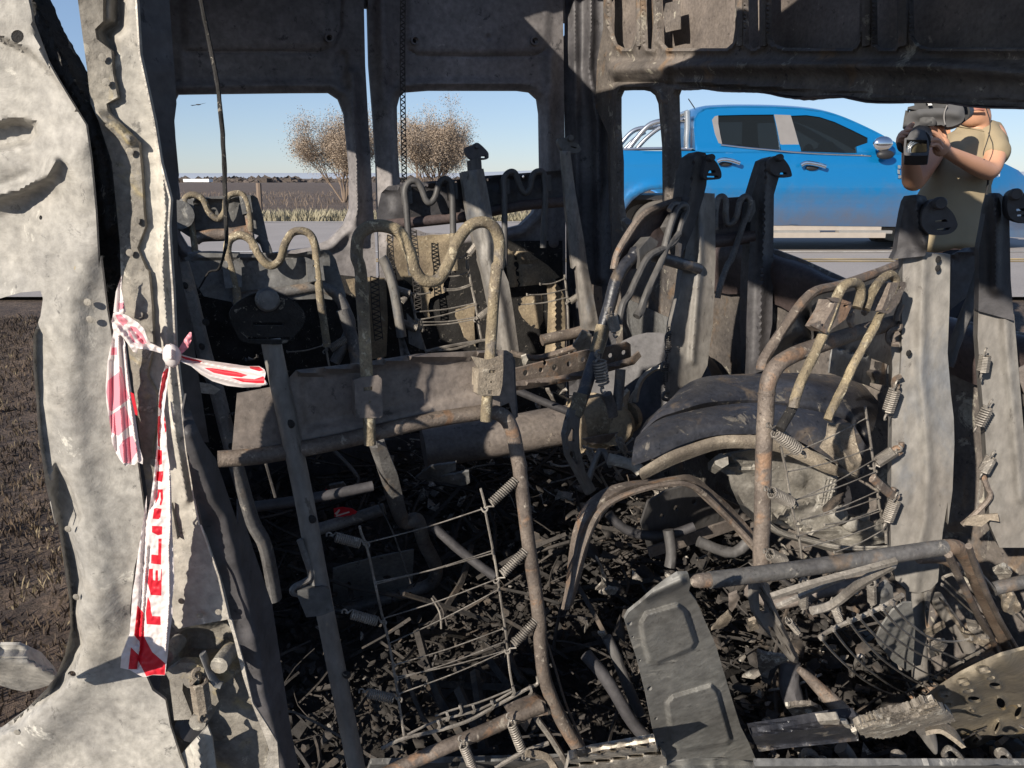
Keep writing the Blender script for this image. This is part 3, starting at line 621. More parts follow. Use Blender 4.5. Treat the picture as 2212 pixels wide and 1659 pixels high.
sheet('post_clip',T('G 1835,565 1990,540 2035,560 2060,690 1985,720 1890,730 1840,610'),L1,s1,M['plateg'],off=.028,step=7,thick=.014)
rod('clip_wire',L1,'G 1850,250 1880,340 1918,460 1900,500 1815,545 1810,580 1850,590',.005,M['tubeg'],s1,.02,seg=7)
for q in ('D 1792,1037','D 1925,1625','G 2140,1085'):
    x,y=T(q)[0]; MB().ball(L1(x,y,.0225),.007,sc=(1,.35,1)).build('post_hole',M['char'],s1)
grid(L1,s1,['H 165,165 175,210 210,300 250,470 300,700 345,880 375,1050 400,1200 440,1465','E 912,1435 940,1540 H 940,70 985,300 1010,440 1040,650 1070,850 1090,1050 1115,1185'],
 ['H 215,268 920,62','H 262,525 985,318','H 265,512 985,335','H 318,735 1020,490','H 350,890 1020,560','H 385,1022 1050,800','H 400,1112 1062,880','H 398,1098 1065,935','H 412,1200 1075,935'],M['wire'],.0022,.0011)
rod('net_edge_wire',L1,'H 300,1540 440,1475 640,1430 830,1370 980,1290 1100,1225 1200,1170 1262,1140 1262,1095',.0032,M['wire'],s1,.006,seg=6)
rod('net_edge_wire',L1,'H 460,1455 640,1370 900,1300 1110,1185',.0022,M['wire'],s1,.008,seg=6)
rod('net_edge_wire',L1,'H 630,1340 740,1300 900,1255 1100,1175',.0018,M['wire'],s1,.01,seg=5)
m=MB()
for x,y in T('H 1210,1170 1105,1175 975,1260 860,1285 700,1330 645,1380 780,1290'):
    for k in range(3): 
        q=L1(x+k*1.6,y,.006); m.tube([q+Vector((0,-.006,-.008)),q+Vector((.003,-.008,0)),q+Vector((0,-.006,.009)),q+Vector((.002,.005,.004))],.0013,seg=4,sm=3)
m.build('wire_clip',M['wire'],s1)['kind']='stuff'
springs(L1,s1,['E 1165,1350 940,1560|.0125|14','H 1222,285 1010,500|.0125|14','H 1285,715 1080,935|.0125|14','H -20,225 205,285|.0125|12','H 75,700 310,765|.0125|12','H 180,1190 408,1240|.0125|12'],M['wire'])
# cushion front bar of the nearest seat, with its springs
rod('cushion_bar',L1,'X 800,1690 860,1660 960,1615 1060,1573 1120,1545 1170,1525',.0120,M['tube'],s1,.01,seg=14,sm=4)
sheet('cushion_gusset',T('H 1075,1310 1270,1230 1310,1250 1330,1330 1230,1350 1190,1440 1140,1370 1100,1350'),L1,s1,M['tube'],off=.014,step=7,thick=.02,h=bumps(.004,20,64))
springs(L1,s1,['H 1085,1340 1180,1590|.0130|13','H 790,1480 880,1700|.0130|13','H 10,230 10,231.5|.001|2'][:2],M['wire'],.02)
rod('cushion_wire',L1,'H 1000,1660 1180,1560 1330,1505',.0042,M['wire'],s1,.0,seg=6)
rod('cushion_wire',L1,'H 1255,1350 1350,1480 1470,1680',.0058,M['wire'],s1,.0,seg=7)
rod('frayed_strip',L1,'H 1190,1575 1260,1575 1330,1600 1380,1680',.008,M['lip'],s1,.01,seg=6,flat=.4,wob=.5)

# --- S1b, the outer left seat of the same row: its leaning post and tubes
s1b=seat(520,1150,1.45,'dark burnt seat tubes standing close behind the pale pillar with the tape')
L1b=facing(480,900,1.5,21,6)
rod('belt_post',L1b,'D 1115,40 1140,120 1180,270 1235,500 1290,700 1330,800 1400,1080 1480,1370 1560,1640 G 1640,300 1700,620',.0185,M['tubeg'],s1b,.0,seg=12,sm=4,flat=.7)
for q in ('D 1140,183','D 1243,560','D 1270,408','D 1425,1175'):
    x,y=T(q)[0]; MB().ball(L1b(x,y,.017),.007,sc=(1,.35,1)).build('post_hole',M['char'],s1b)
rod('cross_tube',L1b,'D 1420,1090 1700,1060 2212,1020 2400,1000',.014,M['soot'],s1b,-.1,seg=10)
rod('cross_tube',L1b,'D 1480,1560 1900,1500 2300,1420',.012,M['soot'],s1b,-.1,seg=10)
sheet('bent_clip',T('D 1225,780 1300,790 1360,825 1320,855 1235,845'),L1b,s1b,M['alu'],off=.03,step=6,h=bumps(.01,8,66))
grid(L1b,s1b,['D 1520,780 1560,950 1600,1130 1700,1490'],['D 1240,980 1600,940','D 1520,640 1590,620'],M['wired'],.003,.0015)
springs(L1b,s1b,['D 1450,980 1560,1020|.012|12'],M['wired'])

# --- next row: cushion frame seen in the shade through the wire net
s2c=seat(820,1150,2.0,'shaded seat cushion frame of bent tube behind the nearest wire net')
L2c=facing(800,1150,1.95,16,-25)
rod('cushion_tube',L2c,'E 270,1150 320,1300 380,1500 440,1640 H 520,130 560,260 610,360 638,430 625,500 560,545 400,590 200,650 50,690 -100,720',.0185,M['tubeg'],s2c,0,seg=12,sm=5)
sheet('cushion_plate',T('H 0,430 100,400 300,350 500,312 490,540 300,600 100,660 0,640'),L2c,s2c,M['plateg'],off=-.01,step=10,holes=[circ(719+300*.35,1078+370*.35,4,3),circ(719+335*.35,1078+485*.35,10,5)],h=bumps(.006,30,67))
sheet('side_bracket',T('E 270,1150 330,1180 400,1350 460,1600 430,1620 340,1400 300,1300'),L2c,s2c,M['tubeg'],off=.02,step=8,thick=.01)
rod('leg',L2c,'H 590,560 600,700 600,850 590,1000',.022,M['soot'],s2c,-.1,seg=10)
rod('leg',L2c,'H 330,650 400,780 470,920',.02,M['plateg'],s2c,-.1,seg=10)
rod('cross_tube',L2c,'H -100,190 100,130 320,60',.016,M['tubeg'],s2c,-.05,seg=10)

# --- S2: second row left
s2=seat(600,640,1.9,'second seat back with sunlit ochre headrest rod and two square brackets')
L2=facing(600,560,1.9,21,8)
rod('headrest_rod',L2,'D 1470,330 1458,210 1435,100 1412,10 A 1403,1540 1420,1480 1480,1452 1545,1480 1590,1560 1640,1625 1685,1638 1730,1600 1758,1510 1800,1440 1860,1425 1915,1450 1945,1520 1955,1620 D 1962,100 1975,250 2000,420 2020,560',.0098,M['ochre'],s2,.035,seg=12,sm=6,wob=.1)
sheet('backrest_plate',T('X 398,556 430,546 540,548 560,546 640,548 690,538 712,541 725,560 748,640 735,650 700,645 560,650 500,652 440,640 415,600'),L2,s2,M['plateg'],step=8,h=hsum(ridge(T('X 420,552 560,552 700,544'),.018,5),bumps(.012,26,68)))
rod('backrest_tube',L2,'D 1430,285 1520,250 1650,235 1800,215 1960,190 2040,215 2090,255 2130,330 2160,450 E 10,660',.0140,M['tubeg'],s2,.0,seg=12,sm=5)
rod('side_tube',L2,'D 2115,330 2165,480 2190,600 2212,720 2240,900',.0165,M['tubeg'],s2,.01,seg=12,sm=4)
bracket(L2,'D 1372,60 1470,40 1490,70 1495,190 1390,200',s2,M['plateg'],.03,.03,['D 1400,70 1440,70 1440,82 1400,82','D 1428,123 1440,123 1440,135 1428,135'],'D 1360,30 1440,30 1480,10 1475,50 1375,66')
bracket(L2,'D 1895,40 1990,35 2005,150 1900,160',s2,M['plateg'],.03,.03,['D 1930,55 1965,55 1965,66 1930,66','D 1942,125 1960,125 1960,140 1942,140'],'D 1880,5 1930,25 2000,0 2005,40 1890,45')
springs(L2,s2,['D 2010,590 2175,490|.016|13'],M['wire'])
grid(L2,s2,['D 2010,560 2020,620 2035,690'],['D 1775,592 1995,552','D 1540,632 1590,620'],M['wire'],.003,.0018)

# --- S3: third row left
s3=seat(480,480,2.55,'farthest left headrest plate with small ochre rod under the left rear window')
L3=facing(480,460,2.5,21,8)
rod('headrest_rod',L3,'A 1215,1659 1205,1560 1185,1400 1160,1300 1142,1240 1165,1208 1210,1205 1255,1235 1290,1310 1345,1352 1385,1310 1400,1225 1445,1195 1500,1205 1535,1290 1550,1430',.0100,M['ochre'],s3,.035,seg=12,sm=6,wob=.1)
sheet('backrest_plate',T('A 1090,1250 1120,1225 1300,1212 1560,1203 1590,1222 1620,1320 1655,1480 1640,1470 1560,1440 1400,1455 1220,1492 1150,1450 1090,1410'),L3,s3,M['plateg'],step=6,h=hsum(ridge(T('A 1120,1235 1560,1212'),.02,5),bumps(.014,18,69)))
rod('backrest_tube',L3,'A 1200,1480 1250,1455 1400,1448 1540,1425',.02,M['tube'],s3,.02,seg=10)
bracket(L3,'A 1115,1240 1190,1235 1205,1340 1140,1350',s3,M['plateg'],.03,.03,['A 1155,1285 1166,1285 1166,1296 1155,1296'],'A 1095,1240 1130,1225 1200,1232 1190,1246')
bracket(L3,'A 1475,1210 1545,1205 1560,1310 1500,1322',s3,M['plateg'],.03,.03,['A 1514,1260 1524,1260 1524,1270 1514,1270','A 1518,1295 1532,1295 1532,1308 1518,1308'],None)
rod('headrest_leg',L3,'A 1530,1330 1545,1420 1560,1540',.011,M['tube'],s3,.03,seg=8)
rod('support_strut',L3,'A 1590,1460 1630,1500 1660,1590 1670,1700',.016,M['plateg'],s3,.0,seg=8,flat=.4)
x,y=T('A 1105,1325')[0]; MB().tube([L3(x,y,.02),L3(x,y,.06)],.045,seg=16,sm=1).build('recliner_disc',M['plateg'],s3)
sheet('side_flange',T('A 1090,1390 1150,1380 1150,1400 1090,1416'),L3,s3,M['plateg'],step=6)
rod('seat_rail',L3,'A 1160,1580 1300,1572 1480,1580',.012,M['plateg'],s3,.05,seg=6,flat=.5)

# --- S4: far double seat before the right-hand rear door
s4=seat(980,620,2.95,'far double seat back with two wavy headrest rods in front of the rear doors')
L4=facing(1000,430,2.8,18,6)
sheet('backrest_plate',T('B 270,1390 275,1300 300,1190 340,1150 430,1135 600,1118 800,1105 940,1085 1200,1066 1430,1050 1435,1250 1300,1285 1000,1310 840,1345 500,1370'),L4,s4,M['soot'],step=9,thick=.005,holes=[circ(719+x*.35,y*.35,2.6,3.2,8) for x,y in ((583,1144),(480,1150),(956,1108),(1176,1090),(760,1125))],
 h=hsum(ridge(T('B 320,1170 800,1110 1430,1056'),.02,5),pad(T('B 360,1170 530,1160 530,1310 370,1320'),.012,8),pad(T('B 980,1160 1130,1150 1130,1260 990,1280'),.012,8),bumps(.008,30,70)))
rod('backrest_tube',L4,'B 270,1395 400,1382 600,1362 840,1335 1000,1300 1200,1265 1440,1245',.019,M['maroon'],s4,.01,seg=12)
rod('headrest_rod',L4,'B 485,1700 475,1600 468,1480 455,1290 445,1180 470,1125 515,1120 548,1165 575,1235 605,1250 635,1210 655,1135 690,1105 725,1125 738,1200 742,1400 748,1640 E 755,90',.0115,M['postd'],s4,.06,seg=10,sm=6)
rod('headrest_rod',L4,'B 1062,1640 1060,1400 1058,1200 1055,1110 1085,1066 1125,1070 1155,1150 1185,1190 1215,1165 1235,1080 1275,1058 1305,1090 1310,1250 1303,1400 1298,1530',.0115,M['postd'],s4,.06,seg=10,sm=6)
for s,sl in (('B 425,1150 485,1145 492,1255 435,1262','B 470,1170 478,1170 478,1178 470,1178'),('B 712,1132 768,1126 774,1225 720,1235','B 738,1180 746,1180 746,1188 738,1188'),('B 1040,1105 1088,1100 1092,1195 1046,1200','B 1060,1150 1068,1150 1068,1158 1060,1158'),('B 1300,1082 1345,1078 1350,1175 1305,1182','B 1320,1110 1328,1110 1328,1118 1320,1118')):
    bracket(L4,s,s4,M['postd'],.04,.03,[sl])
cp=T('B 797,1060 930,1040 985,1370 E -0,-0')[:3]
sheet('belt_post',T('B 797,1060 862,1050 930,1040 960,1200 990,1370 1020,1520 1050,1659 E 1085,160 1115,340 1150,600 1080,600 1020,580 990,400 955,230 930,110 900,10 B 870,1470 840,1345 815,1200'),L4,s4,M['post'],step=5,off=.09,thick=.04,h=hsum(ridge(T('B 880,1060 920,1300 960,1500 E 960,20 1040,300 1090,600'),.02,10),bumps(.004,40,71)),sharp=60)
rod('belt_post_rod',L4,'B 868,985 872,1000 876,1060',.026,M['postd'],s4,.07,seg=12,sm=1)
guide(L4,'B 815,915 860,895 885,880 910,890 955,935 962,960 955,980 900,985 860,985 830,960',['B 915,962 945,962 945,974 915,974'],s4,M['soot'],'B 885,905',.016,.09,.02)
sheet('belt_post',T('B 1412,930 1465,932 1500,1200 1550,1480 1575,1659 E 1600,200 1650,470 1540,450 1520,250 1500,60 B 1480,1659 1440,1300 1425,1100'),facing(1250,500,2.72,10,0),s4,M['post'],step=5,thick=.03,h=ridge(T('B 1440,950 1500,1400 1530,1659 E 1590,400'),.014,9))
guide(L4,'B 1395,855 1440,850 1500,880 1530,910 1520,940 1450,945 1410,920 1392,880',['B 1470,900 1505,910 1500,918 1468,908'],s4,M['plateg'],'B 1460,855',.02,.2,.02)
sheet('post_plate',T('E 1600,175 1660,190 1665,260 1650,420 1630,400 1610,300'),L4,s4,M['plate'],step=6,off=.1,thick=.004,holes=[circ(719+1637*.35,553+265*.35,2,4)])
rod('side_tube',L4,'E 300,10 330,60 375,200 410,400 425,500',.017,M['post'],s4,.1,seg=10)
sheet('crushed_tube_end',T('E 400,480 430,475 478,615 420,625'),L4,s4,M['post'],step=6,off=.1,h=ridge(T('E 415,480 450,620'),-.02,3))
sheet('torn_gusset',T('E 455,350 520,420 570,580 540,575 470,540 465,450'),L4,s4,M['post'],step=6,off=.06,h=bumps(.01,14,72))
rod('upright_rod',L4,'B 745,1440 750,1600 E 757,90',.014,M['ochre'],s4,.08,seg=8,wob=.2)
grid(L4,s4,['E 828,0 850,160 880,300 905,450 920,525','E 478,235 500,330 520,420 550,520 575,590','E 1430,115 1445,250 1452,400 1458,600','B 825,1570 830,1659 E 832,10'],
 ['E 690,125 835,100','E 690,205 855,172','E 690,215 858,180','E 510,345 880,290','E 525,395 885,300','E 540,408 900,375','E 545,428 905,385','E 1280,175 1430,140','E 1200,240 1440,205','E 1150,300 1450,255','E 480,225 600,225','B 750,1590 825,1575'],M['wire'],.0045,.0024,.05)
rod('net_edge_wire',L4,'E 570,590 700,560 900,525 960,518',.006,M['wire'],s4,.06,seg=6)
rod('net_edge_wire',L4,'E 600,585 740,575 800,560 905,525',.005,M['wire'],s4,.06,seg=6)
springs(L4,s4,['E 368,200 495,240|.022|11','E 410,405 540,455|.022|11','E 885,395 985,320|.022|10','E 1450,290 1535,235|.020|9','B 830,1585 895,1500|.02|10'],M['wire'],.06)
rod('cushion_tube',L4,'E 1290,520 1380,500 1480,480 1560,455',.022,M['tube'],s4,.1,seg=10)
rod('cushion_tube',L4,'E 1100,600 1250,630 1380,600 1500,560 1650,500',.012,M['tube'],s4,.2,seg=8)

# perforated cross rail, between the rows
rail=empty('seat_rail',P(1230,800,2.0),'tan perforated steel rail lying across the van behind the nearest seat','rail')
LR=facing(1230,780,2.05,24,-12)
sheet('rail_web',T('E 1110,700 1250,665 1400,625 1540,588 1700,558 1820,533 1838,545 1842,640 1700,680 1600,710 1400,760 1130,800 1112,780'),LR,rail,M['tube'],step=8,thick=.006,holes=[circ(719+x*.35,553+y*.35,r,r*1.15,12) for x,y,r in ((1190,722,6),(1370,688,6),(1458,668,5.5),(1715,616,5),(1797,597,5),(1545,640,5),(1310,662,4.5),(1284,704,5),(1662,588,3))])
sheet('rail_flange',T('E 1115,780 1400,745 1600,700 1840,632 1890,590 1905,620 1860,670 1700,715 1600,745 1400,785 1120,835'),LR,rail,M['tube'],off=.03,step=8,thick=.006,h=ridge(T('E 1115,800 1400,765 1600,722 1840,650'),.012,5))

# --- S5: middle right seat back, seen edge-on
s5=seat(1400,800,1.9,'middle right seat with black upper tube, left of the dark wheel arch')
L5=facing(1400,700,1.85,38,6)
rod('side_tube',L5,'C 200,1659 E 1905,-20 1850,10 1790,70 1745,160 1715,280 1680,400 1650,530 1600,680 1550,840 1520,920 1495,975',.0150,M['blue'],s5,.0,seg=14,sm=5)
rod('bare_tube',L5,'E 1668,430 1650,510 1625,600',.0165,M['ochre'],s5,.0,seg=12,wob=.1)
rod('bare_tube',L5,'E 1530,850 1510,930 1490,985',.0175,M['ochre'],s5,.0,seg=12,wob=.1)
sheet('recliner_link',T('E 1462,945 1532,960 1520,1080 1525,1190 1560,1330 1625,1440 1590,1470 1570,1475 1500,1340 1440,1230 1422,1100 1440,1020'),L5,s5,M['post'],off=.012,step=6,thick=.008,holes=[T('E 1478,1060 1494,1075 1492,1145 1455,1145 1452,1120'),T('E 1465,1205 1490,1205 1512,1280 1505,1290 1462,1225')],h=ridge(T('E 1450,1000 1440,1100 1455,1210 1520,1350 1590,1450'),.010,4))
sheet('backrest_plate',T('X 1325,580 1332,548 1360,500 1385,466 1420,446 1480,428 1492,442 1480,500 1462,530 1420,548 1370,575 1345,605 1330,600'),L5,s5,M['maroon'],step=7,off=-.02,h=hsum(ridge(T('X 1330,570 1338,548 1385,472 1420,452 1480,434'),.02,4),bumps(.01,25,73)))
rod('plate_rim',L5,'X 1326,582 1334,548 1360,502 1387,467 1422,447 1482,428',.009,M['tube'],s5,-.01,seg=8)
rod('headrest_rod',L5,'B 2040,1560 2080,1400 2120,1290 2165,1265 2180,1300 2150,1370 2100,1500 E 1955,0 1880,130 1830,240 1790,300 1765,420',.0085,M['postd'],s5,.03,seg=9,sm=5)
rod('headrest_rod',L5,'C 80,1440 E 2060,-60 2030,20 1980,130 1940,220 1900,330 1875,375',.0095,M['postd'],s5,.03,seg=9,sm=5,wob=.2)
bracket(L5,'B 1890,1540 1960,1460 2010,1490 1960,1620 1900,1659',s5,M['postd'],.01,.03)
bracket(L5,'C 25,1400 85,1295 145,1320 90,1440 50,1440',s5,M['postd'],.01,.03)
rod('rim_hook',L5,'C 20,1300 45,1262 80,1258 110,1275 120,1300',.006,M['tubeg'],s5,.03,seg=7)
L5p=facing(1500,600,1.95,15,3)
sheet('belt_post',T('X 1500,420 1512,416 1544,418 1546,560 1540,700 1528,790 1508,830 1478,850 1448,862 1446,780 1452,700 1468,640 1478,560 1490,480'),L5p,s5,M['post'],step=5,thick=.03,h=hsum(ridge(T('X 1512,430 1512,560 1495,780'),.014,8),bumps(.005,30,74)))
sheet('belt_post_top',T('X 1473,430 1480,380 1492,338 1508,327 1524,330 1530,345 1526,400 1520,425 1496,500 1470,560 1462,520'),L5p,s5,M['soot'],step=8,off=.02,thick=.05,h=ridge(T('X 1500,340 1490,420 1470,500'),.02,8))
guide(L5p,'C 245,960 270,955 290,975 320,1010 343,1060 340,1100 300,1108 240,1105 235,1060 250,1000',['C 270,1052 305,1050 308,1066 262,1068','C 250,1082 325,1084 325,1096 250,1094'],s5,M['soot'],'C 270,975',.016,.06,.02)
springs(L5p,s5,['E 2075,450 2065,620|.012|9','E 2060,640 2050,800|.012|9'],M['wired'],.02)
springs(L5,s5,['E 1715,340 1745,480|.02|10','E 1640,610 1670,820|.024|8'],M['wire'],.02)
m=MB()
for s in ('E 2075,655 2040,660 2030,700 2080,705','E 2075,840 2045,845 2040,880 2075,890','E 2085,470 2060,490 2060,540 2090,560'): m.tube(PT(L5p,s,.02),.005,seg=6)
m.build('spring_hook',M['tubeg'],s5)['kind']='stuff'
rod('seat_leg',L5,'E 1775,700 1768,800 1752,950',.013,M['tubeg'],s5,-.05,seg=10)
rod('seat_leg',L5,'E 1690,850 1715,920 1730,990',.013,M['tubeg'],s5,-.05,seg=10)
grid(L5,s5,['E 1560,1280 1660,1400','E 1700,1250 1790,1380','E 1620,1290 1700,1440'],['E 1350,1285 1470,1290','E 1550,1180 1850,1210','E 1560,1350 1850,1130'],M['wire'],.003,.0025,-.05)
springs(L5,s5,['E 1755,1110 1810,1225|.014|10','E 1575,1185 1620,1290|.014|7'],M['wire'],-.05)

# --- S6: seat back behind, with its own headrest rod in the long window
s6=seat(1610,600,2.2,'dark seat back with wavy headrest rod in front of the blue pickup')
L6=facing(1600,480,2.15,8,4)
sheet('backrest_plate',T('C 300,1225 450,1215 610,1212 600,1300 580,1440 500,1480 300,1500 290,1350'),L6,s6,M['maroon'],step=8,h=bumps(.01,30,75))
rod('backrest_tube',L6,'C 270,1490 400,1480 540,1455',.018,M['maroon'],s6,.02,seg=10)
rod('headrest_rod',L6,'C 305,1420 308,1300 325,1225 355,1215 372,1250 370,1320 380,1380 405,1378 435,1340 460,1240 495,1212 520,1240 515,1300 480,1380 440,1500 405,1600 F 380,60 340,170 320,260',.0085,M['tubeg'],s6,.05,seg=10,sm=5)
bracket(L6,'C 505,1250 550,1235 556,1300 520,1372 488,1365',s6,M['postd'],.04,.025,['C 520,1262 532,1262 532,1275 520,1275','C 508,1335 520,1335 520,1350 508,1350'])
sheet('belt_post',T('X 1624,424 1640,372 1649,345 1664,338 1683,344 1688,365 1672,420 1670,600 1668,700 1650,800 1618,812 1614,700 1616,600 1620,520'),L6,s6,M['soot'],step=8,off=.03,thick=.05,h=ridge(T('X 1655,350 1650,500 1640,780'),.025,8))
guide(L6,'C 655,975 690,958 720,970 760,1020 778,1070 770,1092 700,1090 650,1060 640,1000',['C 705,1062 745,1062 748,1076 700,1076'],s6,M['soot'],'C 695,975',.018,.08,.02)

# --- S7: big right-hand seat back in the sun
s7=seat(1800,1100,1.3,'large sunlit right seat back with two slanting ochre rods')
L7=facing(1650,900,1.12,33,5)
rod('side_tube',L7,'F 1500,390 1400,415 1200,468 1080,505 980,540 880,575 780,615 700,665 650,735 625,830 615,1000 605,1200 600,1400 595,1659 I 590,250 588,420',.0122,M['tube'],s7,.0,seg=16,sm=5,wob=.04)
for q in ('F 622,842',): x,y=T(q)[0]; tube('tube_joint',[L7(x,y,0),L7(x,y+5,0)],.0130,M['tube'],s7,sm=1,seg=14)
sheet('recliner_link',T('I 535,500 575,495 610,500 640,530 650,600 700,720 760,850 822,985 815,1015 790,1010 700,900 600,780 550,700 535,620'),L7,s7,M['post'],off=.01,step=6,thick=.008,holes=[T('I 575,578 592,575 632,650 635,700 600,708 580,690'),T('I 632,785 660,790 700,840 722,895 710,905 650,840')],h=ridge(T('I 600,520 640,620 720,800 800,990'),.012,4))
L7b=facing(1650,790,1.14,38,4)
sheet('backrest_plate',T('F 600,705 585,670 610,620 700,480 800,340 860,260 920,208 1020,198 1180,150 1370,80 1475,25 1475,360 1380,400 1200,450 1000,520 860,560 780,560 700,600 640,680'),L7b,s7,M['postd'],step=8,off=-.02,h=hsum(ridge(T('F 640,650 760,560 900,500 860,380'),-.03,14),bumps(.006,30,76)))
rod('plate_rim',L7b,'F 590,700 598,655 640,580 720,460 800,345 860,270 930,215 1060,185 1200,140 1370,78 1480,25',.0078,M['tube'],s7,.0,seg=9,sm=4)
rod('headrest_rod',L7,'F 1180,320 1205,240 1195,180 1150,165 1095,190 1060,250 1030,340 980,470 930,580 880,680 830,790 800,880 790,935',.0072,M['ochre'],s7,.05,seg=12,sm=5,wob=.16)
rod('headrest_rod_end',L7,'F 795,900 770,960 740,1010 705,1070',.0072,M['char'],s7,.04,seg=10)
rod('headrest_rod',L7,'F 1235,330 1262,260 1295,190 1345,135 1390,115 1420,150 1400,220 1360,300 1320,370 1280,450 1220,560 1160,670 1110,780 1060,880 1020,960 1000,1012',.0066,M['ochre'],s7,.05,seg=12,sm=5,wob=.16)
bracket(L7,'F 1050,270 1145,290 1148,310 1110,390 1000,470 965,440 1030,330',s7,M['tube'],.045,.028,['F 1100,300 1125,305 1118,318 1095,312'],'F 998,258 1050,255 1145,285 1140,300 1030,280')
sheet('bracket_flange',T('F 895,428 960,400 960,430 1005,470 990,478'),L7,s7,M['tube'],off=.06,step=6,thick=.003)
bracket(L7,'F 1390,165 1480,160 1482,185 1440,290 1390,345 1330,340 1370,240',s7,M['tube'],.045,.028,['F 1430,190 1455,185 1450,200 1428,203'],'F 1298,340 1340,332 1395,345 1370,358')
m=MB()
for s in ('F 1140,345 1145,370 1135,400 1150,430','F 1240,330 1230,345 1222,355','F 1455,300 1430,360 1425,400'): m.tube(PT(L7,s,.03),.005,seg=6)
m.build('pressed_tab',M['tube'],s7)['kind']='stuff'
L7p=facing(1990,900,1.27,-14,2)
sheet('belt_post',T('F 1465,-10 1600,-20 1757,-10 1752,300 1740,600 1760,850 1778,1000 1782,1150 1770,1450 1742,1659 I 1740,20 1710,200 1690,400 1680,510 1640,555 1570,580 1500,570 1420,500 1392,350 1388,150 F 1388,1659 1398,1000 1440,900 1455,600'),L7p,s7,M['post'],step=6,thick=.03,h=hsum(ridge(T('F 1595,-20 1580,400 1575,700 1600,1000 1620,1300 1600,1659 I 1560,300 1540,560'),.008,12),bumps(.002,60,77)))
sheet('post_side_flange',T('F 1385,420 1470,400 1470,700 1440,760 1420,900 1400,980 1390,900 1400,700'),L7p,s7,M['post'],off=-.01,step=8,h=bumps(.006,14,78))
sheet('belt_post_top',T('C 1425,1550 1440,1440 1465,1300 1480,1240 1500,1208 1560,1200 1605,1212 1622,1250 1625,1350 1625,1450 1615,1540 1600,1580 1500,1590 F 1400,20'),L7p,s7,M['soot'],step=6,off=.02,thick=.03,h=hsum(ridge(T('C 1545,1230 1560,1400 1600,1500'),.03,14),bumps(.006,14,79)))  # shade on the post's upper part is painted by this dark steel
guide(L7p,'C 1620,1260 1655,1232 1690,1232 1720,1262 1770,1310 1795,1360 1800,1400 1760,1440 1680,1452 1620,1440 1580,1380 1590,1300',['C 1665,1362 1730,1352 1742,1368 1662,1372','C 1675,1414 1740,1404 1762,1402 1745,1420 1672,1428'],s7,M['soot'],'C 1682,1255',.017,.06,.03)
for q in ('F 1682,22','F 1680,75','F 1500,600'):
    x,y=T(q)[0]; MB().ball(L7p(x,y,.012),.0045,sc=(1,.35,1.3)).build('post_hole',M['char'],s7)
springs(L7p,s7,['F 1425,790 1360,990|.0145|11','F 1430,1190 1275,1290|.0150|12','F 1425,1480 1355,1659|.0150|11'],M['wire'],.02)
m=MB()
for s in ('F 1445,420 1440,445 1390,460 1370,500 1390,540 1440,545','F 1440,470 1400,500 1405,530','F 1455,740 1415,760 1410,800 1440,810','F 1455,1150 1450,1180 1410,1190 1430,1220 1450,1205','F 1410,1430 1400,1470 1440,1490'): m.tube(PT(L7p,s,.02),.0045,seg=6)
m.build('spring_hook',M['tube'],s7)['kind']='stuff'
rod('seat_leg',L7p,'I 1535,560 1545,700 1560,900 1572,1095',.0145,M['post'],s7,-.03,seg=14)
rod('seat_leg',L7p,'I 1660,600 1720,690 1800,800 1870,930',.0125,M['post'],s7,-.05,seg=14)
sheet('leg_gusset',T('I 1590,570 1640,575 1615,790'),L7p,s7,M['post'],step=6,off=-.02,thick=.006,h=ridge(T('I 1610,580 1615,780'),.01,4))
L7n=facing(1820,1100,1.25,30,5)
grid(L7n,s7,['F 710,1175 740,1320 770,1500 800,1659 I 815,180 838,365','F 1230,930 1260,1120 1285,1300 1320,1560 1345,1659 I 1355,150 1360,275'],
 ['F 735,1232 1238,1000','F 748,1332 1262,1190','F 790,1512 1290,1255','F 800,1505 1300,1330','F 805,1640 1310,1450','F 980,1659 1330,1572','I 800,230 1320,60','I 830,130 1320,-10','I 850,300 1350,140','I 1040,330 1360,180'],M['wire'],.0021,.0011,0,5)
springs(L7n,s7,['F 640,1055 850,1225|.0145|13','F 625,1445 800,1535|.0140|12','I 620,330 750,395|.0140|10'],M['wire'],.02)
rod('bent_strap',L7n,'F 1275,1370 1340,1430 1400,1480',.008,M['tube'],s7,.02,seg=7,flat=.6)

# --- S8: rightmost seat post
s8=seat(2150,1000,1.3,'rightmost seat post with pale ridge and loose springs at the picture edge')
L8=facing(2150,900,1.28,-18,2)
sheet('belt_post',T('F 1932,250 2010,300 2120,330 2150,360 2170,600 2195,900 2230,1300 2260,1800 2060,1800 2000,1659 1990,1400 1965,1000 1940,700 1925,500'),L8,s8,M['post'],step=6,thick=.03,h=hsum(ridge(T('F 2090,300 2110,600 2150,1000 2190,1500'),.008,11),bumps(.002,60,80)))
sheet('belt_post',T('C 1935,1530 1960,1400 1980,1280 2000,1205 2030,1190 2060,1192 2082,1210 2120,1300 2125,1500 F 2130,150 2150,400 1930,340 1935,100'),L8,s8,M['soot'],step=6,off=.012,thick=.03,h=ridge(T('C 2030,1220 2040,1400 F 2040,200'),.025,12))  # upper stretch of the post, its shade put into the dark steel
guide(L8,'C 2110,1250 2125,1195 2160,1170 2195,1180 2230,1210 2290,1250 2300,1330 2240,1380 2150,1360 2115,1320',['C 2165,1290 2212,1285 2230,1300 2165,1305','C 2170,1325 2230,1322 2230,1335 2170,1338'],s8,M['soot'],'C 2150,1200',.016,.05,.03)
sheet('backrest_plate',T('C 1770,1570 1850,1530 1960,1520 2035,1560 F 1990,100 1900,220 1760,330 1750,250'),facing(2050,600,1.45,15,5),s8,M['soot'],step=9,off=-.02,h=hsum(ridge(T('C 1780,1570 1960,1525 2030,1560'),.02,6),bumps(.01,20,81)))
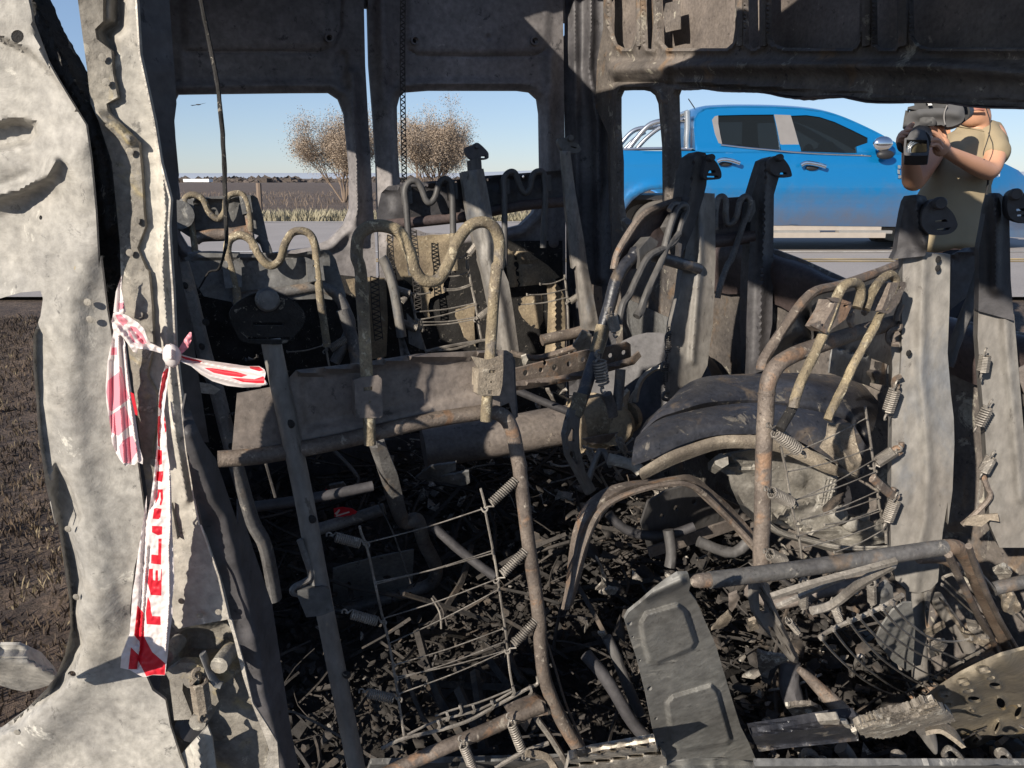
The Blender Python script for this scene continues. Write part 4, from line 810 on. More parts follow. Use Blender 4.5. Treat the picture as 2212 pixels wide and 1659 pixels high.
rod('headrest_rod',facing(2050,620,1.45,15,5),'F 1960,30 1935,130 1900,230 1860,340 1800,500 1760,620 1740,680',.0105,M['postd'],s8,.03,seg=9,wob=.2)
springs(L8,s8,['F 1975,590 1950,735|.0140|10','F 2005,905 1915,1065|.0140|8','F 2020,1220 1950,1350|.0140|11'],M['wire'],.025)
rod('loose_wire',L8,'F 1945,1340 1935,1450 1915,1590',.0015,M['wire'],s8,.02,seg=5)
rod('loose_wire',L8,'F 1955,1350 1980,1420 2000,1490 1900,1600 1830,1659',.0045,M['tube'],s8,.02,seg=6)
sheet('side_bracket',T('F 2180,690 2240,660 2300,700 2300,960 2230,900 2180,760'),L8,s8,M['plate'],step=7,off=-.03)
sheet('torn_sheet',T('F 1830,1659 1860,1620 1920,1600 2050,1590 2060,1640 I 2000,130 1950,170 1830,160 1870,110'),L8,s8,M['lip'],step=7,off=.03,h=bumps(.01,14,82))

# --- S9: cushion frame bottom right
s9=seat(1950,1350,1.0,'low cushion frame of bent grey tube and curved spring wires at the bottom right')
L9=facing(1750,1220,1.02,12,-32)
rod('front_tube',L9,'I 270,500 400,485 700,447 1000,405 1400,345 1650,308 1740,300',.0112,M['tubeg'],s9,.0,seg=16,sm=4)
rod('tube_end',L9,'I 165,520 200,505 260,500 285,500',[.006,.0095,.0098,.0098],M['tube'],s9,.0,seg=12)
rod('side_tube',L9,'I 1720,300 1790,300 1850,350 1900,450 1960,600 2020,730 2090,870 2160,1000 2260,1180',.0112,M['rust'],s9,.0,seg=14,sm=5,wob=.06)
rod('side_rod',L9,'I 1745,340 1790,440 1850,560 1930,720 2010,860 2100,1060 2200,1230',.0055,M['tube'],s9,.012,seg=8)
rod('side_rod',L9,'I 1870,290 1920,440 1990,600 2080,780 2212,1000',.0045,M['tube'],s9,.02,seg=8)
rod('inner_tube',L9,'I 1560,370 1700,370 1800,420 1900,480',.0075,M['rust'],s9,-.04,seg=10)
rod('cross_tube',L9,'I 2020,555 2120,530 2300,490',.0112,M['tubeg'],s9,-.02,seg=14)
rod('rear_tube',L9,'I 1340,1350 1500,1250 1700,1140 1900,1020 2060,935',.0095,M['rust'],s9,-.06,seg=12,wob=.05)
L9g=facing(1950,1380,1.12,18,-40)
grid(L9g,s9,['I 950,852 1040,795 1200,728 1360,652 1462,592','I 1435,1222 1560,1150 1750,1045 1880,972 1935,945'],
 ['I 955,855 1060,975 1200,1100 1320,1175 1412,1210','I 1030,800 1130,930 1260,1060 1400,1160 1482,1200','I 1130,750 1220,870 1350,1000 1480,1090 1582,1148','I 1190,728 1300,850 1430,960 1560,1050 1665,1100','I 1260,700 1380,830 1520,930 1650,1000 1742,1058','I 1330,670 1450,800 1600,900 1740,960 1832,1000','I 1395,640 1500,760 1640,860 1780,880 1880,860'],M['wire'],.0026,.0015,.02)
m=MB().tube(PT(L9g,'I 1155,1085 1170,1020 1190,972 1212,968 1220,1000 1213,1045',.02),.0030,seg=6); m.build('bent_staple',M['wire'],s9)
L9k=facing(2050,1280,1.2,18,-30)
grid(L9k,s9,['I 1710,485 1760,465 1850,455','I 1930,440 2100,640 2212,760'],['I 1710,490 1850,620 1980,730','I 1780,470 1900,590 2000,690','I 1840,460 1960,590 2060,690','I 1705,530 1880,690 1960,740'],M['wire'],.0024,.0014,0)
springs(L9,s9,['I 852,470 850,690|.0110|14','I 1025,620 1085,780|.0100|12','I 1268,480 1275,660|.0105|13','I 745,735 825,835|.008|11','I 2075,980 2140,1160|.011|11'],M['wire'],-.02)
sheet('spring_tab',T('I 840,640 900,650 930,720 890,745 870,700'),L9,s9,M['tube'],step=6,off=-.02)
rod('mesh_clamp',L9g,'I 900,690 1030,650 1200,520 1400,400',.004,M['wire'],s9,.03,seg=7)
rod('mesh_clamp',L9g,'I 650,600 900,520 1200,440 1420,380',.003,M['wire'],s9,.03,seg=5)
rod('mesh_clamp',L9g,'I 690,660 830,600 1100,480',.0025,M['wire'],s9,.02,seg=5)
sheet('grey_plate',T('I 1300,860 1330,790 1400,690 1470,640 1520,640 1540,800 1525,1050 1490,1060 1400,1000 1310,890'),facing(1930,1380,1.22,15,-20),s9,M['pan'],step=8,h=bumps(.006,30,83))
sheet('pivot_plate',T('I 1320,600 1330,540 1370,510 1400,540 1410,640 1385,700 1330,660'),facing(1930,1290,1.2,15,-10),s9,M['plateg'],step=6,thick=.006,h=pad(circ(1438+1350*.35,1078+585*.35,9),.012,2))

# --- pressed pan with two raised squares
pan=empty('seat_base_panel',P(1500,1600,1.05),'grey pressed metal panel with two raised square pads, bottom centre','panel')
LP_=facing(1470,1450,1.02,14,-28)
po=T('H 1800,745 1825,700 1900,640 1980,570 2060,510 2130,465 X 1470,1241 1487,1240 1492,1258 1488,1278 1505,1300 1518,1330 1546,1393 1578,1500 1600,1570 1618,1605 1634,1644 1560,1636 1500,1638 1425,1645 H 2015,1610 2005,1560 1970,1400 1930,1200 1880,1000 1840,880')
q1=T('X 1384,1345 1395,1325 1464,1306 1480,1320 1503,1388 1495,1402 1420,1434 1402,1430 1390,1390'); q2=T('X 1440,1520 1452,1505 1536,1480 1550,1494 1580,1598 1571,1608 1466,1622 1452,1608')
sheet('pressed_panel',po,LP_,pan,M['pan'],holes=[circ(719+x*.35,1078+y*.35,a,b,10,-30) for x,y,a,b in ((1832,767,6,5),(1851,850,3,2.4),(1895,995,3.4,2.6),(1955,1170,6.5,4.6),(1995,1355,4.2,3),(2033,1502,3.8,2.4))],step=3,thick=.004,
 h=hsum(pad(q1,.0065,4.5),pad(q2,.0065,4.5),ridge(T('X 1395,1290 1470,1255'),.006,10),bumps(.004,40,84)))
sheet('panel_underside',T('X 1425,1648 1500,1641 1600,1642 1632,1650 1640,1800 1420,1800'),LP_,pan,M['pan'],step=9,off=-.01,h=hsum(ridge(T('X 1430,1660 1630,1660'),.01,6),bumps(.008,20,85)))
# ------------------------------------------------------------------ wheel arch, gearbox bell, arches, tubes, litter
arch=empty('wheel_arch',P(1650,1000,1.6),'two dark blue-black curved fender arches over a pale cast housing on the right','wheel arch')
def PR(s,d): 
    p=T(s); 
    if not isinstance(d,(list,tuple)): d=[d]*len(p)
    n=len(p); return [P(x,y,d[0]+(d[-1]-d[0])*i/(n-1)) for i,(x,y) in enumerate(p)]
loft('upper_fender',[PR('X 1400,905 1440,870 1475,835 1520,812 1600,805 1700,803 1780,806 1850,825 1900,875',(1.75,1.85)),
 PR('X 1385,925 1425,885 1475,855 1530,838 1610,828 1700,826 1790,835 1850,855 1895,905',(1.66,1.74)),
 PR('X 1372,950 1415,905 1470,885 1540,868 1620,866 1700,868 1780,880 1840,900 1880,950',(1.62,1.68)),
 PR('X 1372,985 1420,930 1480,905 1550,890 1640,892 1730,898 1790,920 1840,950 1862,1000',(1.68,1.72))],M['blue'],arch,n=44,thick=.006,wob=.008)
loft('lower_fender',[PR('X 1374,940 1420,905 1480,888 1570,874 1650,873 1720,878 1790,893 1840,915 1872,965',(1.58,1.63)),
 PR('X 1370,950 1420,915 1480,900 1570,890 1650,890 1720,897 1790,915 1835,940 1870,985',(1.53,1.60)),
 PR('X 1366,975 1415,945 1480,928 1570,915 1650,913 1720,922 1785,945 1830,975 1868,1010',(1.50,1.57)),
 PR('X 1367,1005 1415,985 1480,960 1570,940 1650,938 1720,948 1770,975 1815,1005 1862,1025',(1.50,1.57))],M['blue'],arch,n=44,thick=.006,wob=.006)
loft('scaled_lip',[PR('X 1382,1012 1430,982 1490,962 1570,942 1650,940 1710,948 1760,975 1800,1002 1858,1024',(1.495,1.565)),
 PR('X 1383,1025 1430,998 1490,975 1570,957 1640,957 1700,965 1750,990 1795,1015 1856,1030',(1.49,1.56)),
 PR('X 1388,1038 1440,1010 1500,990 1570,970 1640,969 1695,980 1745,1003 1790,1024 1852,1034',(1.51,1.57))],M['lip'],arch,n=44,thick=.008,wob=.006)
sheet('fender_end',T('F 1010,1040 1150,1040 1180,1080 1210,1150 1210,1250 1195,1362 1130,1335 1060,1270 960,1190 1000,1120'),facing(1820,980,1.52,0,0),arch,M['lip'],step=7,thick=.01,h=hsum(ridge(T('F 1060,1160 1150,1290'),.03,9),bumps(.008,16,86)))
sheet('fender_side',T('F 1160,1040 1240,1180 1215,1260 1180,1150'),facing(1860,980,1.5,0,0),arch,M['blue'],step=7)
hsg=empty('cast_housing',P(1700,1100,1.75),'pale cast metal housing with ribs and a square mesh under the dark fender','housing')
LH=facing(1700,1080,1.72,10,-14)
rim=T('F 330,1340 400,1480 470,1580 560,1659 I 640,130 760,200 900,240 1100,285 1390,300')
sheet('housing_face',T('F 280,1290 330,1240 430,1215 560,1190 800,1190 960,1210 1060,1260 1060,1420 1040,1560 1130,1600 1230,1620 1300,1659 I 1400,60 1400,260 1250,290 1100,290 900,225 640,140 F 560,1659 470,1570 410,1440 390,1360'),LH,hsg,M['cast'],holes=[T('F 935,1270 990,1250 1050,1280 1075,1330 1040,1350 980,1320 950,1300')],step=8,thick=.006,
 h=hsum(pad([(1438+x*.35,553+y*.35) for x,y in ((300,1350),(400,1340),(560,1400),(700,1500),(900,1560),(980,1500),(960,1300),(800,1230),(500,1220),(330,1250))],-.02,10),ridge(T('F 400,1250 560,1300 640,1480'),.02,6),ridge(T('F 330,1290 560,1330'),.02,5),ridge(T('F 640,1659 760,1560 900,1520'),.025,6),ridge(rim,.03,7),ridge(T('I 650,80 900,190 1390,240'),.02,5),pad(T('F 760,1340 810,1325 855,1350 865,1400 830,1430 760,1400'),.02,4),bumps(.012,24,87),bumps(.005,9,88)))
loft('housing_rim',[PR('I 560,60 700,175 900,245 1100,290 1390,285',(1.62,1.66)),PR('I 560,90 700,205 900,272 1100,312 1390,300',(1.60,1.64)),PR('I 600,160 720,240 900,300 1100,335 1390,315',(1.66,1.68))],M['cast'],hsg,n=30,thick=.006,wob=.008)
m=MB()
for i in range(5):
    m.tube([LH(*T('F %d,%d'%(985-12*i,1375+38*i))[0],.03),LH(*T('F %d,%d'%(1055-8*i,1370+40*i))[0],.03)],.0045,seg=4,sm=1)
for i in range(4):
    m.tube([LH(*T('F %d,%d'%(985+22*i,1365))[0],.03),LH(*T('F %d,%d'%(955+16*i,1535))[0],.03)],.0045,seg=4,sm=1)
m.build('square_mesh',M['cast'],hsg)['kind']='stuff'
x,y=T('I 1060,100')[0]
for dx,dy,r in ((0,0,.024),(-6,-16,.011),(8,-14,.010),(30,20,.02),(58,5,.013)):
    MB().ball(LH(x+dx,y+dy,.02),r,n=9,jit=.06,sc=(1,.7,.9)).build('cast_lug',M['cast'],hsg)
MB().tube([LH(1438+300*.35,553+1300*.35,-.01),LH(1438+345*.35,553+1262*.35,.03)],.016,seg=6,sm=1).build('cast_lug',M['cast'],hsg)
sheet('housing_ear',T('F 1030,1390 1130,1400 1150,1500 1110,1600 1050,1590 1030,1480'),LH,hsg,M['soot'],step=8,off=-.02,thick=.02,h=bumps(.02,14,89))
# front arch strip and perforated channel behind it
ar=empty('arch_strip',P(1400,1150,1.5),'long flat arched metal strip curving over the litter below the dark fenders','arch strip')
loft('strip',[PR('X 1212,1312 1222,1260 1228,1200 1240,1140 1265,1090 1320,1055 1390,1035 1460,1028 1500,1030 1540,1060 1600,1120 1680,1200',(1.45,1.62)),
 PR('X 1225,1312 1238,1260 1245,1200 1258,1145 1285,1100 1335,1066 1395,1045 1460,1036 1495,1040 1530,1068 1590,1130 1668,1210',(1.42,1.60)),
 PR('X 1238,1300 1255,1240 1268,1190 1285,1140 1315,1100 1350,1078 1400,1055 1460,1046 1488,1052 1522,1080 1582,1142 1660,1222',(1.44,1.62))],M['tube'],ar,n=50,thick=.006,wob=.01)
tube('strip_bead',PR('X 1226,1310 1246,1230 1268,1160 1300,1100 1360,1066 1440,1046 1495,1050 1550,1095 1640,1190',(1.41,1.58)),.006,M['tube'],ar,seg=7,sm=4)
ch=empty('perforated_channel',P(1480,1110,1.8),'dark steel channel with round holes in the shade under the arch strip','channel')
sheet('channel_web',T('X 1385,1130 1400,1085 1440,1060 1480,1050 1540,1065 1600,1095 1590,1120 1500,1150 1400,1185'),facing(1480,1110,1.8,25,-10),ch,M['postd'],step=8,thick=.006,holes=[circ(x,y,r,r*1.1,10) for x,y,r in ((1461,1098,6),(1500,1085,6),(1553,1058+10,6),(1574,1075,6),(1430,1115,5))],h=bumps(.006,30,90))
sheet('channel_flange',T('X 1400,1185 1500,1150 1590,1120 1600,1140 1500,1175 1405,1205'),facing(1480,1110,1.76,25,-10),ch,M['plate'],step=8,thick=.006)
tube('bent_pipe',PR('H 1700,90 1780,170 1880,215 2000,225 2100,215 2230,170',1.75),.011,M['soot'],None,seg=10)
o=bpy.data.objects['bent_pipe']; tag(o,'dark curved pipe lying in the shade below the perforated channel','pipe')
# exhaust pipe with ochre canister
pp=empty('long_pipe',P(1200,920,2.15),'long brown pipe lying across the floor ending in an ochre canister','pipe')
tube('pipe_run',PR('E 560,1190 800,1150 1100,1105 1330,1060 1530,1030',(2.15,2.25)),.064*.9,M['plate'],pp,seg=20,sm=3)
tube('canister',PR('E 1500,1045 1640,1020',(2.2,2.22)),.082,M['rear'],pp,seg=20,sm=1)
tube('canister_neck',PR('E 1640,1035 1760,1010',(2.22,2.26)),.06,M['char'],pp,seg=16,sm=1)
tube('canister_cap',PR('E 1725,1045 1742,1042',(2.14,2.16)),.058,M['rear'],pp,seg=16,sm=1)
tube('canister_cap',PR('E 1800,1000 1825,995',(2.2,2.22)),.045,M['rear'],pp,seg=16,sm=1)
tube('canister_band',PR('E 1598,1028 1606,1026',(2.2,2.22)),.086,M['rear'],pp,seg=20,sm=1)
sheet('canister_shield',T('E 1540,1130 1640,1110 1760,1090 1700,1150 1600,1165'),facing(1280,950,2.1,20,-20),pp,M['plate'],step=7,h=bumps(.01,14,91))
# drum / hub behind the middle right seat
dr=empty('brake_drum',P(1400,860,2.4),'dark round drum with pale curved rim plates behind the middle seat post','drum')
tube('drum_body',PR('E 2060,880 1960,860',(2.45,2.3)),.19,M['soot'],dr,seg=30,sm=1)
loft('rim_plate',[PR('E 1885,900 1900,820 1930,760 1990,712 2040,700',2.25),PR('E 1872,905 1886,815 1920,750 1985,703 2040,692',2.2)],M['ash'],dr,n=16,thick=.01)
loft('rim_plate',[PR('E 1845,960 1850,880 1880,810',2.2),PR('E 1820,930 1835,870 1882,800',2.2)],M['ash'],dr,n=12,thick=.01)
loft('rim_plate',[PR('E 1800,930 1790,880 1830,830',2.15),PR('E 1830,960 1825,900 1835,835',2.2)],M['ash'],dr,n=12,thick=.01)

# perforated sheet with melted edge, dark box beam, sill strips, log
ps=empty('perforated_sheet',P(2100,1550,1.0),'tan bent metal sheet pierced with oval holes, bottom right corner','metal sheet')
LS=facing(2080,1500,1.02,10,-35)
hl=[circ(1438+x*.35,1078+y*.35,a,b,12,r) for x,y,a,b,r in ((1845,1143,12,4,-8),(1868,1185,13,4,-8),(1905,1238,15,7,8),(2035,1153,14,7,10),(2008,1105,10,4,-10),(2072,1266,15,9,60),(2178,1320,8,14,20),(1720,1218,9,3,-8),(1740,1268,9,4,-8),(2047,1412,5,14,20),(1975,1068,12,3,-8),(1915,1492,9,5,-40),(1890,1306,6,3,20))]
sheet('perforated_sheet',T('I 1500,1330 1560,1270 1620,1220 1720,1150 1830,1080 1950,1020 2080,965 2212,930 2320,900 2320,1480 2200,1490 2100,1460 2000,1490 1930,1530 1870,1545 1810,1480 1760,1400 1640,1370'),LS,ps,M['perf'],holes=hl,step=5,thick=.004,off=-.02,h=hsum(ridge(T('I 1500,1350 1800,1160 2080,1010'),.012,26),ridge(T('I 1800,1480 1900,1400 2100,1350 2300,1400'),-.016,50),lambda x,y:sum(.006*np.exp(-((dist(x,y,q,True))/4)**2) for q in hl),bumps(.012,40,92)))
sheet('hole_shade_backing',T('I 1560,1340 1640,1260 1850,1130 2080,1010 2320,940 2320,1430 2200,1450 2100,1420 1990,1450 1900,1480 1830,1440 1760,1370 1640,1350'),LS,ps,M['char'],step=12,thick=.003,off=-.075)  # dark sheet added behind the holes so they read as shaded
lg=empty('charred_wood',P(1750,1580,1.05),'pale cracked charred piece of wood lying beside the perforated sheet','wood')
LL=facing(1750,1580,1.0,8,-35)
sheet('wood_piece',T('I 1165,1400 1230,1370 1350,1330 1450,1310 1520,1290 1600,1255 1660,1250 1690,1290 1760,1320 1790,1370 1720,1390 1650,1400 1560,1420 1440,1460 1340,1480 1230,1470 1190,1440'),LL,lg,M['wood'],step=3.5,thick=.008,off=.01,jag=2.0,h=hsum(ridge(T('I 1180,1420 1400,1390 1700,1320'),.012,20),lambda x,y:np.array([.003*abs(noise.noise(Vector((a/55+b/90,(b+a*.28)/5,2)))) for a,b in zip(x,y)]),lambda x,y:np.array([.0018*noise.noise(Vector((a/26,(b+a*.28)/3,5))) for a,b in zip(x,y)])))
loft('bark_curl',[PR('I 1600,1400 1700,1400 1780,1440 1830,1510',1.05),PR('I 1600,1425 1690,1425 1760,1470 1860,1560',1.03)],M['lip'],lg,n=14,thick=.006,wob=.01)
bb=empty('box_beam',P(1680,1600,1.1),'dark scorched box beam with a short bright aluminium edge along the bottom','beam')
LB=facing(1700,1590,1.08,8,-30)
sheet('beam_face',T('X 1620,1582 1720,1566 1800,1552 1850,1548 1855,1600 1800,1606 1700,1616 1640,1624'),LB,bb,M['blue'],step=5,thick=.012,h=hsum(ridge(T('X 1618,1592 1850,1562'),.008,6),ridge(T('X 1618,1615 1850,1592'),-.006,6),bumps(.004,30,93)))
sheet('aluminium_edge',T('I 940,1372 1075,1360 1070,1392 955,1392'),LB,bb,M['alu'],step=5,off=.02,thick=.01,h=bumps(.006,8,94))
for s in ('I 1090,1388 1130,1392 1150,1420 1110,1410','I 1150,1440 1180,1430 1175,1460'):
    sheet('aluminium_drop',T(s),LB,bb,M['alu'],step=4,off=.012,thick=.008)
sl_=van
LSi=facing(1300,1640,1.12,10,-40)
sheet('sill_tread',T('X 1230,1640 1280,1625 1415,1602 1420,1618 1440,1640 1440,1760 1200,1760'),LSi,sl_,M['alu'],step=6,thick=.01,h=hsum(ridge(T('X 1230,1640 1420,1610'),.012,2.5),ridge(T('X 1230,1652 1430,1622'),-.01,3),bumps(.005,12,95)))
sheet('sill_tread',T('X 1630,1655 2300,1653 2300,1760 1630,1760'),facing(1900,1655,1.15,4,-40),sl_,M['plateg'],step=12,thick=.01,h=bumps(.004,12,96))
sheet('sill_tread',T('X 800,1652 1060,1645 1230,1640 1230,1760 760,1760'),facing(1000,1650,1.4,6,-40),sl_,M['plateg'],step=12,thick=.01,h=bumps(.006,12,97))
# C hooks in the dark along the bottom
LHk=facing(1900,1630,1.2,0,-20)
for i,(s,lab) in enumerate((('I 850,1595 855,1565 885,1560 925,1580 940,1610','small pale C-shaped hook, leftmost along the bottom edge'),('I 940,1640 950,1610 985,1612 1000,1650','small pale C-shaped hook just right of the leftmost one'),('I 1400,1595 1410,1570 1440,1568 1475,1590','small pale C-shaped hook under the charred wood, upper of two'),('I 1410,1640 1420,1610 1450,1612 1475,1640','small pale C-shaped hook under the charred wood, lower of two'),('I 1725,1595 1718,1560 1745,1535 1780,1550 1820,1595','small pale C-shaped hook below the left end of the perforated sheet'),('I 2045,1580 2055,1560 2090,1558 2120,1585','small pale C-shaped hook, rightmost along the bottom edge'))):
    tag(tube('seat_hook',PT(LHk,s),.0062,M['ashes'],None,seg=8,flat=.6),lab,'hook','hooks along the bottom edge')
# odd bars in the litter, each its own
bars=[('I 820,1050 880,1100 1000,1220 1100,1320 1200,1400',1.2,[.008,.013,.019,.022,.022],'tube','pale tapering tube pointing down to the box beam'),
('I 1080,1530 1120,1580 1180,1700',1.25,.02,'post','short pale tube end under the box beam'),
('I 1600,1420 1640,1500 1665,1570',1.15,[.022,.014,.004],'post','pale pointed tooth hanging below the charred wood'),
('H 620,170 800,330 1000,480',2.0,.02,'soot','dark bar lying behind the wire net in the shade'),
('H 1560,960 1700,1130 1850,1380 1960,1500',1.5,.02,'soot','dark bar slanting toward the pressed panel'),
('H 1690,850 1750,980 1830,1180 1900,1330',1.55,.017,'postd','second dark bar slanting beside the pressed panel'),
('I 500,560 700,640 1000,560 1300,500',1.5,.02,'plate','brown bar crossing behind the bottom right cushion frame'),
('I 680,470 800,560 900,640',1.45,.008,'wired','thin rod crossing below the cushion front tube'),
('I 770,1000 760,1120 790,1250',1.4,.03,'soot','dark bent bracket left of the tapering tube'),
('E 1110,820 1300,900 1450,960',2.15,.018,'soot','dark bar behind the long pipe'),
('I 200,260 420,330 560,200',1.7,.02,'postd','dark brace under the perforated channel'),
('H 2070,190 2090,330 2080,420',1.7,.02,'postd','dark upright stub under the perforated channel'),
('H 280,20 380,230 480,520',1.9,.004,'wired','thin wire leaning in the shade behind the net'),
('H 640,960 590,1100 530,1260',1.8,.006,'wired','thin dark rod on the floor behind the net'),
('H 610,610 660,700 670,800',1.75,.004,'wire','small curved wire on the floor behind the net'),
('D 2060,1200 2212,1370 E 100,1450',1.9,.008,'wired','thin grey rod behind the nearest seat post'),
('E 1560,1440 1650,1200 1720,1300',1.8,.012,'post','pale strut end left of the lower fender'),
('E 1700,1250 1850,1290 1900,1330',1.75,.022,'ash','pale tube lying left of the lower fender'),
]
for s,d,r,mk,lab in bars:
    r=[q*.62 for q in r] if isinstance(r,list) else r*.62
    o=tube('loose_bar',PR(s,d),r,M[mk],None,seg=10,sm=4,wob=.08); tag(o,lab,'metal bar')
# leaf of ash and torn sheet, each one
random.seed(11)
flk=[('H 540,1360 560,-0',0)]
plates=[('E 510,1370 600,1300 760,1275 760,1320 640,1370 840,1330 845,1400 800,1420 700,1400 600,1390',2.0,'plateg','torn pale film on the dark floor behind the nearest seat'),
('I 560,940 600,955 740,975 760,1000 680,1030 640,1060 630,1140 600,1130 570,1040',1.35,'ashes','curled pale ash-coloured scrap beside the pointed recliner link'),
('I 740,1280 800,1268 900,1270 960,1300 980,1340 900,1365 800,1350 760,1310',1.2,'ashes','pale wrapped bundle lying on the box beam'),
('I 1620,920 1690,880 1735,880 1740,900 1700,960 1640,980',1.25,'ashes','pale flat spoon-shaped scrap right of the seat leg'),
('I 1600,830 1720,770 1730,790 1620,860',1.25,'lip','tan short strip right of the seat leg'),
('I 1690,620 1750,680 1850,830 2000,880 1960,910 1860,880 1780,760',1.3,'lip','tan splintered strip behind the side tube'),
('H 1620,360 1650,420 1660,520 1620,560 1690,570 1680,480 1640,380',1.6,'ashes','curled ash strip on the floor right of the side tube'),
('H 1640,580 1700,550 1760,560 1740,590 1660,590',1.6,'ashes','pale crumpled ash scrap on the floor near the arch strip'),
('H 1510,740 1570,750 1580,780 1550,830 1560,780',1.6,'ashes','white flake on the floor left of the pressed panel'),
('H 1635,830 1680,830 1695,860 1660,855',1.55,'ashes','small white flake nearest the pressed panel'),
('E 1540,460 1600,490 1590,580 1530,600 1480,560',2.5,'ash','pale broken casting under the far double seat'),
('E 1160,620 1190,610 1205,640 1180,690',2.5,'ash','pale lump under the far double seat left end'),
('E 1400,960 1440,955 1430,985 1380,985',2.2,'ashes','white scrap above the long pipe'),
('E 1310,825 1335,820 1375,900 1350,890',2.2,'ashes','white sliver of metal above the long pipe'),
('D 2030,1420 2120,1400 2150,1440 2100,1500 2050,1500',1.95,'plateg','grey crumpled scrap behind the nearest seat post'),
('I 390,600 440,580 460,610 410,700 390,680',1.5,'plate','brown narrow scrap above the recliner link'),
('I 340,740 390,700 410,730 380,780 330,800 280,810',1.5,'lip','tan broken scrap left of the recliner link'),
('I 500,760 560,740 580,800 520,820',1.45,'lip','tan scrap touching the recliner link'),
('I 1860,760 1920,770 2000,860 1950,870 1870,810',1.3,'ashes','ash crust behind the rusty side tube'),
('I 2080,600 2160,590 2200,680 2150,720 2080,690',1.3,'lip','tan crust at the right edge'),
('I 2020,440 2090,410 2140,450 2120,500 2060,500',1.3,'ashes','crumbly pale crust above the cross tube'),
('F 1500,1400 1470,1340 1390,1340 1400,1500 1480,1650',1.2,'plateg','x')]
for s,d,mk,lab in plates[:-1]:
    q=T(s); cx=sum(a for a,b in q)/len(q); cy=sum(b for a,b in q)/len(q)
    o=sheet('metal_scrap',q,facing(cx,cy,d,random.uniform(-20,20),-35),None,M[mk],step=5,thick=.006,jag=.8,h=hsum(bumps(.02,14,random.random()*50),bumps(.008,5,random.random()*50)))
    tag(o,lab,'scrap','scraps in the burnt litter')
# two pieces of red and white film lying on the floor
for s,d,lab in (('H 5,60 60,50 120,60 150,80 130,100 60,108 10,110',1.95,'red and white scrap of film on the floor behind the nearest seat post'),('D 2010,1440 2040,1450 2060,1490 2040,1510',1.95,'small red scrap beside the grey crumpled scrap')):
    q=T(s); cx=sum(a for a,b in q)/len(q); cy=sum(b for a,b in q)/len(q)
    i=[T('H 10,90 40,60 45,70 25,100'),T('H 20,100 100,75 105,83 20,110')] if s[0]=='H' else []
    o=sheet('film_scrap',q,facing(cx,cy,d,10,-40),None,[M['taper'],M['tapew']],step=4,thick=.001,inlays=i,h=bumps(.01,8,3)); tag(o,lab,'scrap')
# fine litter on the floor: nobody could count it
random.seed(5)
def litter(name, n, m_, smin, smax, urange, wrange, zspread, lab, flat=.35, rodf=.0):
    m=MB()
    for i in range(n):
        u=random.uniform(*urange); w=random.uniform(*wrange); z=-1.19+abs(random.gauss(0,zspread)); s=random.uniform(smin,smax)*random.choice((.5,.7,1,1.3))
        c=uw(u,w,z); a=random.uniform(0,6.28); t=random.uniform(-.7,.7)
        x=Vector((math.cos(a),math.sin(a),t)); y=Vector((-math.sin(a),math.cos(a),random.uniform(-.5,.5))); q=Vector((0,0,1))
        if random.random()<rodf:
            m.tube([c-x*s*2.5,c+y*s*.4,c+x*s*2.5],s*random.uniform(.05,.16),seg=4,sm=2)
        else:
            k=random.randint(5,7); v=[]; 
            for j in range(k):
                an=6.28*j/k; r=s*random.uniform(.45,1.1); v.append(c+x*math.cos(an)*r+y*math.sin(an)*r*.7+q*random.uniform(-.35,.35)*s)
            th=q*s*flat*random.uniform(.3,1)
            v2=[p-th for p in v]; vt=c+q*s*.3*random.uniform(-.4,1)
            m.add(v+v2+[vt],[(j,(j+1)%k,2*k) for j in range(k)]+[(j+k,(j+1)%k+k,(j+1)%k,j) for j in range(k)])
    o=m.build(name,m_,None,smooth=True,sharp=75); tag(o,lab,None,None,'stuff'); return o
litter('charred_lumps',500,M['debris'],.02,.05,(-.1,1.45),(.35,3.0),.02,'charred lumps on the van floor')
litter('charred_rubble',3600,M['debris'],.006,.022,(-.1,1.45),(.35,3.0),.06,'black charred rubble covering the van floor')
litter('charred_dust',11000,M['debris'],.003,.011,(-.1,1.45),(.35,2.6),.035,'fine black ash and crumbs over the van floor')
litter('charred_sticks',1100,M['debris'],.02,.06,(-.1,1.45),(.4,3.0),.09,'burnt sticks and wires among the rubble',.4,1.0)
litter('ash_flakes',230,M['ashes'],.004,.013,(-.1,1.45),(.35,2.9),.09,'pale ash flakes scattered over the rubble',.2,.05)
litter('rubble_heap',200,M['ashes'],.006,.024,(.85,1.4),(.35,1.7),.14,'ash crusts heaped under the right seats',.3,.12)
litter('rubble_heap',1500,M['debris'],.008,.03,(.7,1.42),(.3,2.0),.14,'charred lumps heaped under the right seats',.4,.2)
litter('rear_litter',420,M['ashes'],.008,.028,(.5,1.4),(2.2,3.0),.16,'burnt litter under the far double seat',.3,.25)

# ------------------------------------------------------------------ hanging cable
tag(tube('hanging_cable',[P(x,y,1.5) for x,y in T('A 1232,-60 1240,0 1270,150 1300,300 1340,500 1360,680 1376,860 1385,1050 1392,1250 1398,1450 1385,1560 1350,1659 D 1290,100 1235,190 1190,270 1180,340 1180,420')],[.0045,.0045,.0045,.0045,.004,.002,.0015,.0015],M['char'],None,seg=8,sm=6,wob=.35),'black scorched cable hanging from the roof before the left rear window','cable')

# ------------------------------------------------------------------ barrier tape
tape=empty('barrier_tape',AP(380,770,.06),'red and white barrier tape knotted round the pale pillar, long tail hanging','tape')
TP=AP
def fold(lines,amp,w): return hsum(*[ridge(l,amp*.45*(1 if i%2 else -1),w*1.2) for i,l in enumerate(lines)])
W2=[M['tapew'],M['taper']]; W3=[M['tapew'],M['tapep']]
def wavy(pts,n=3): return pts
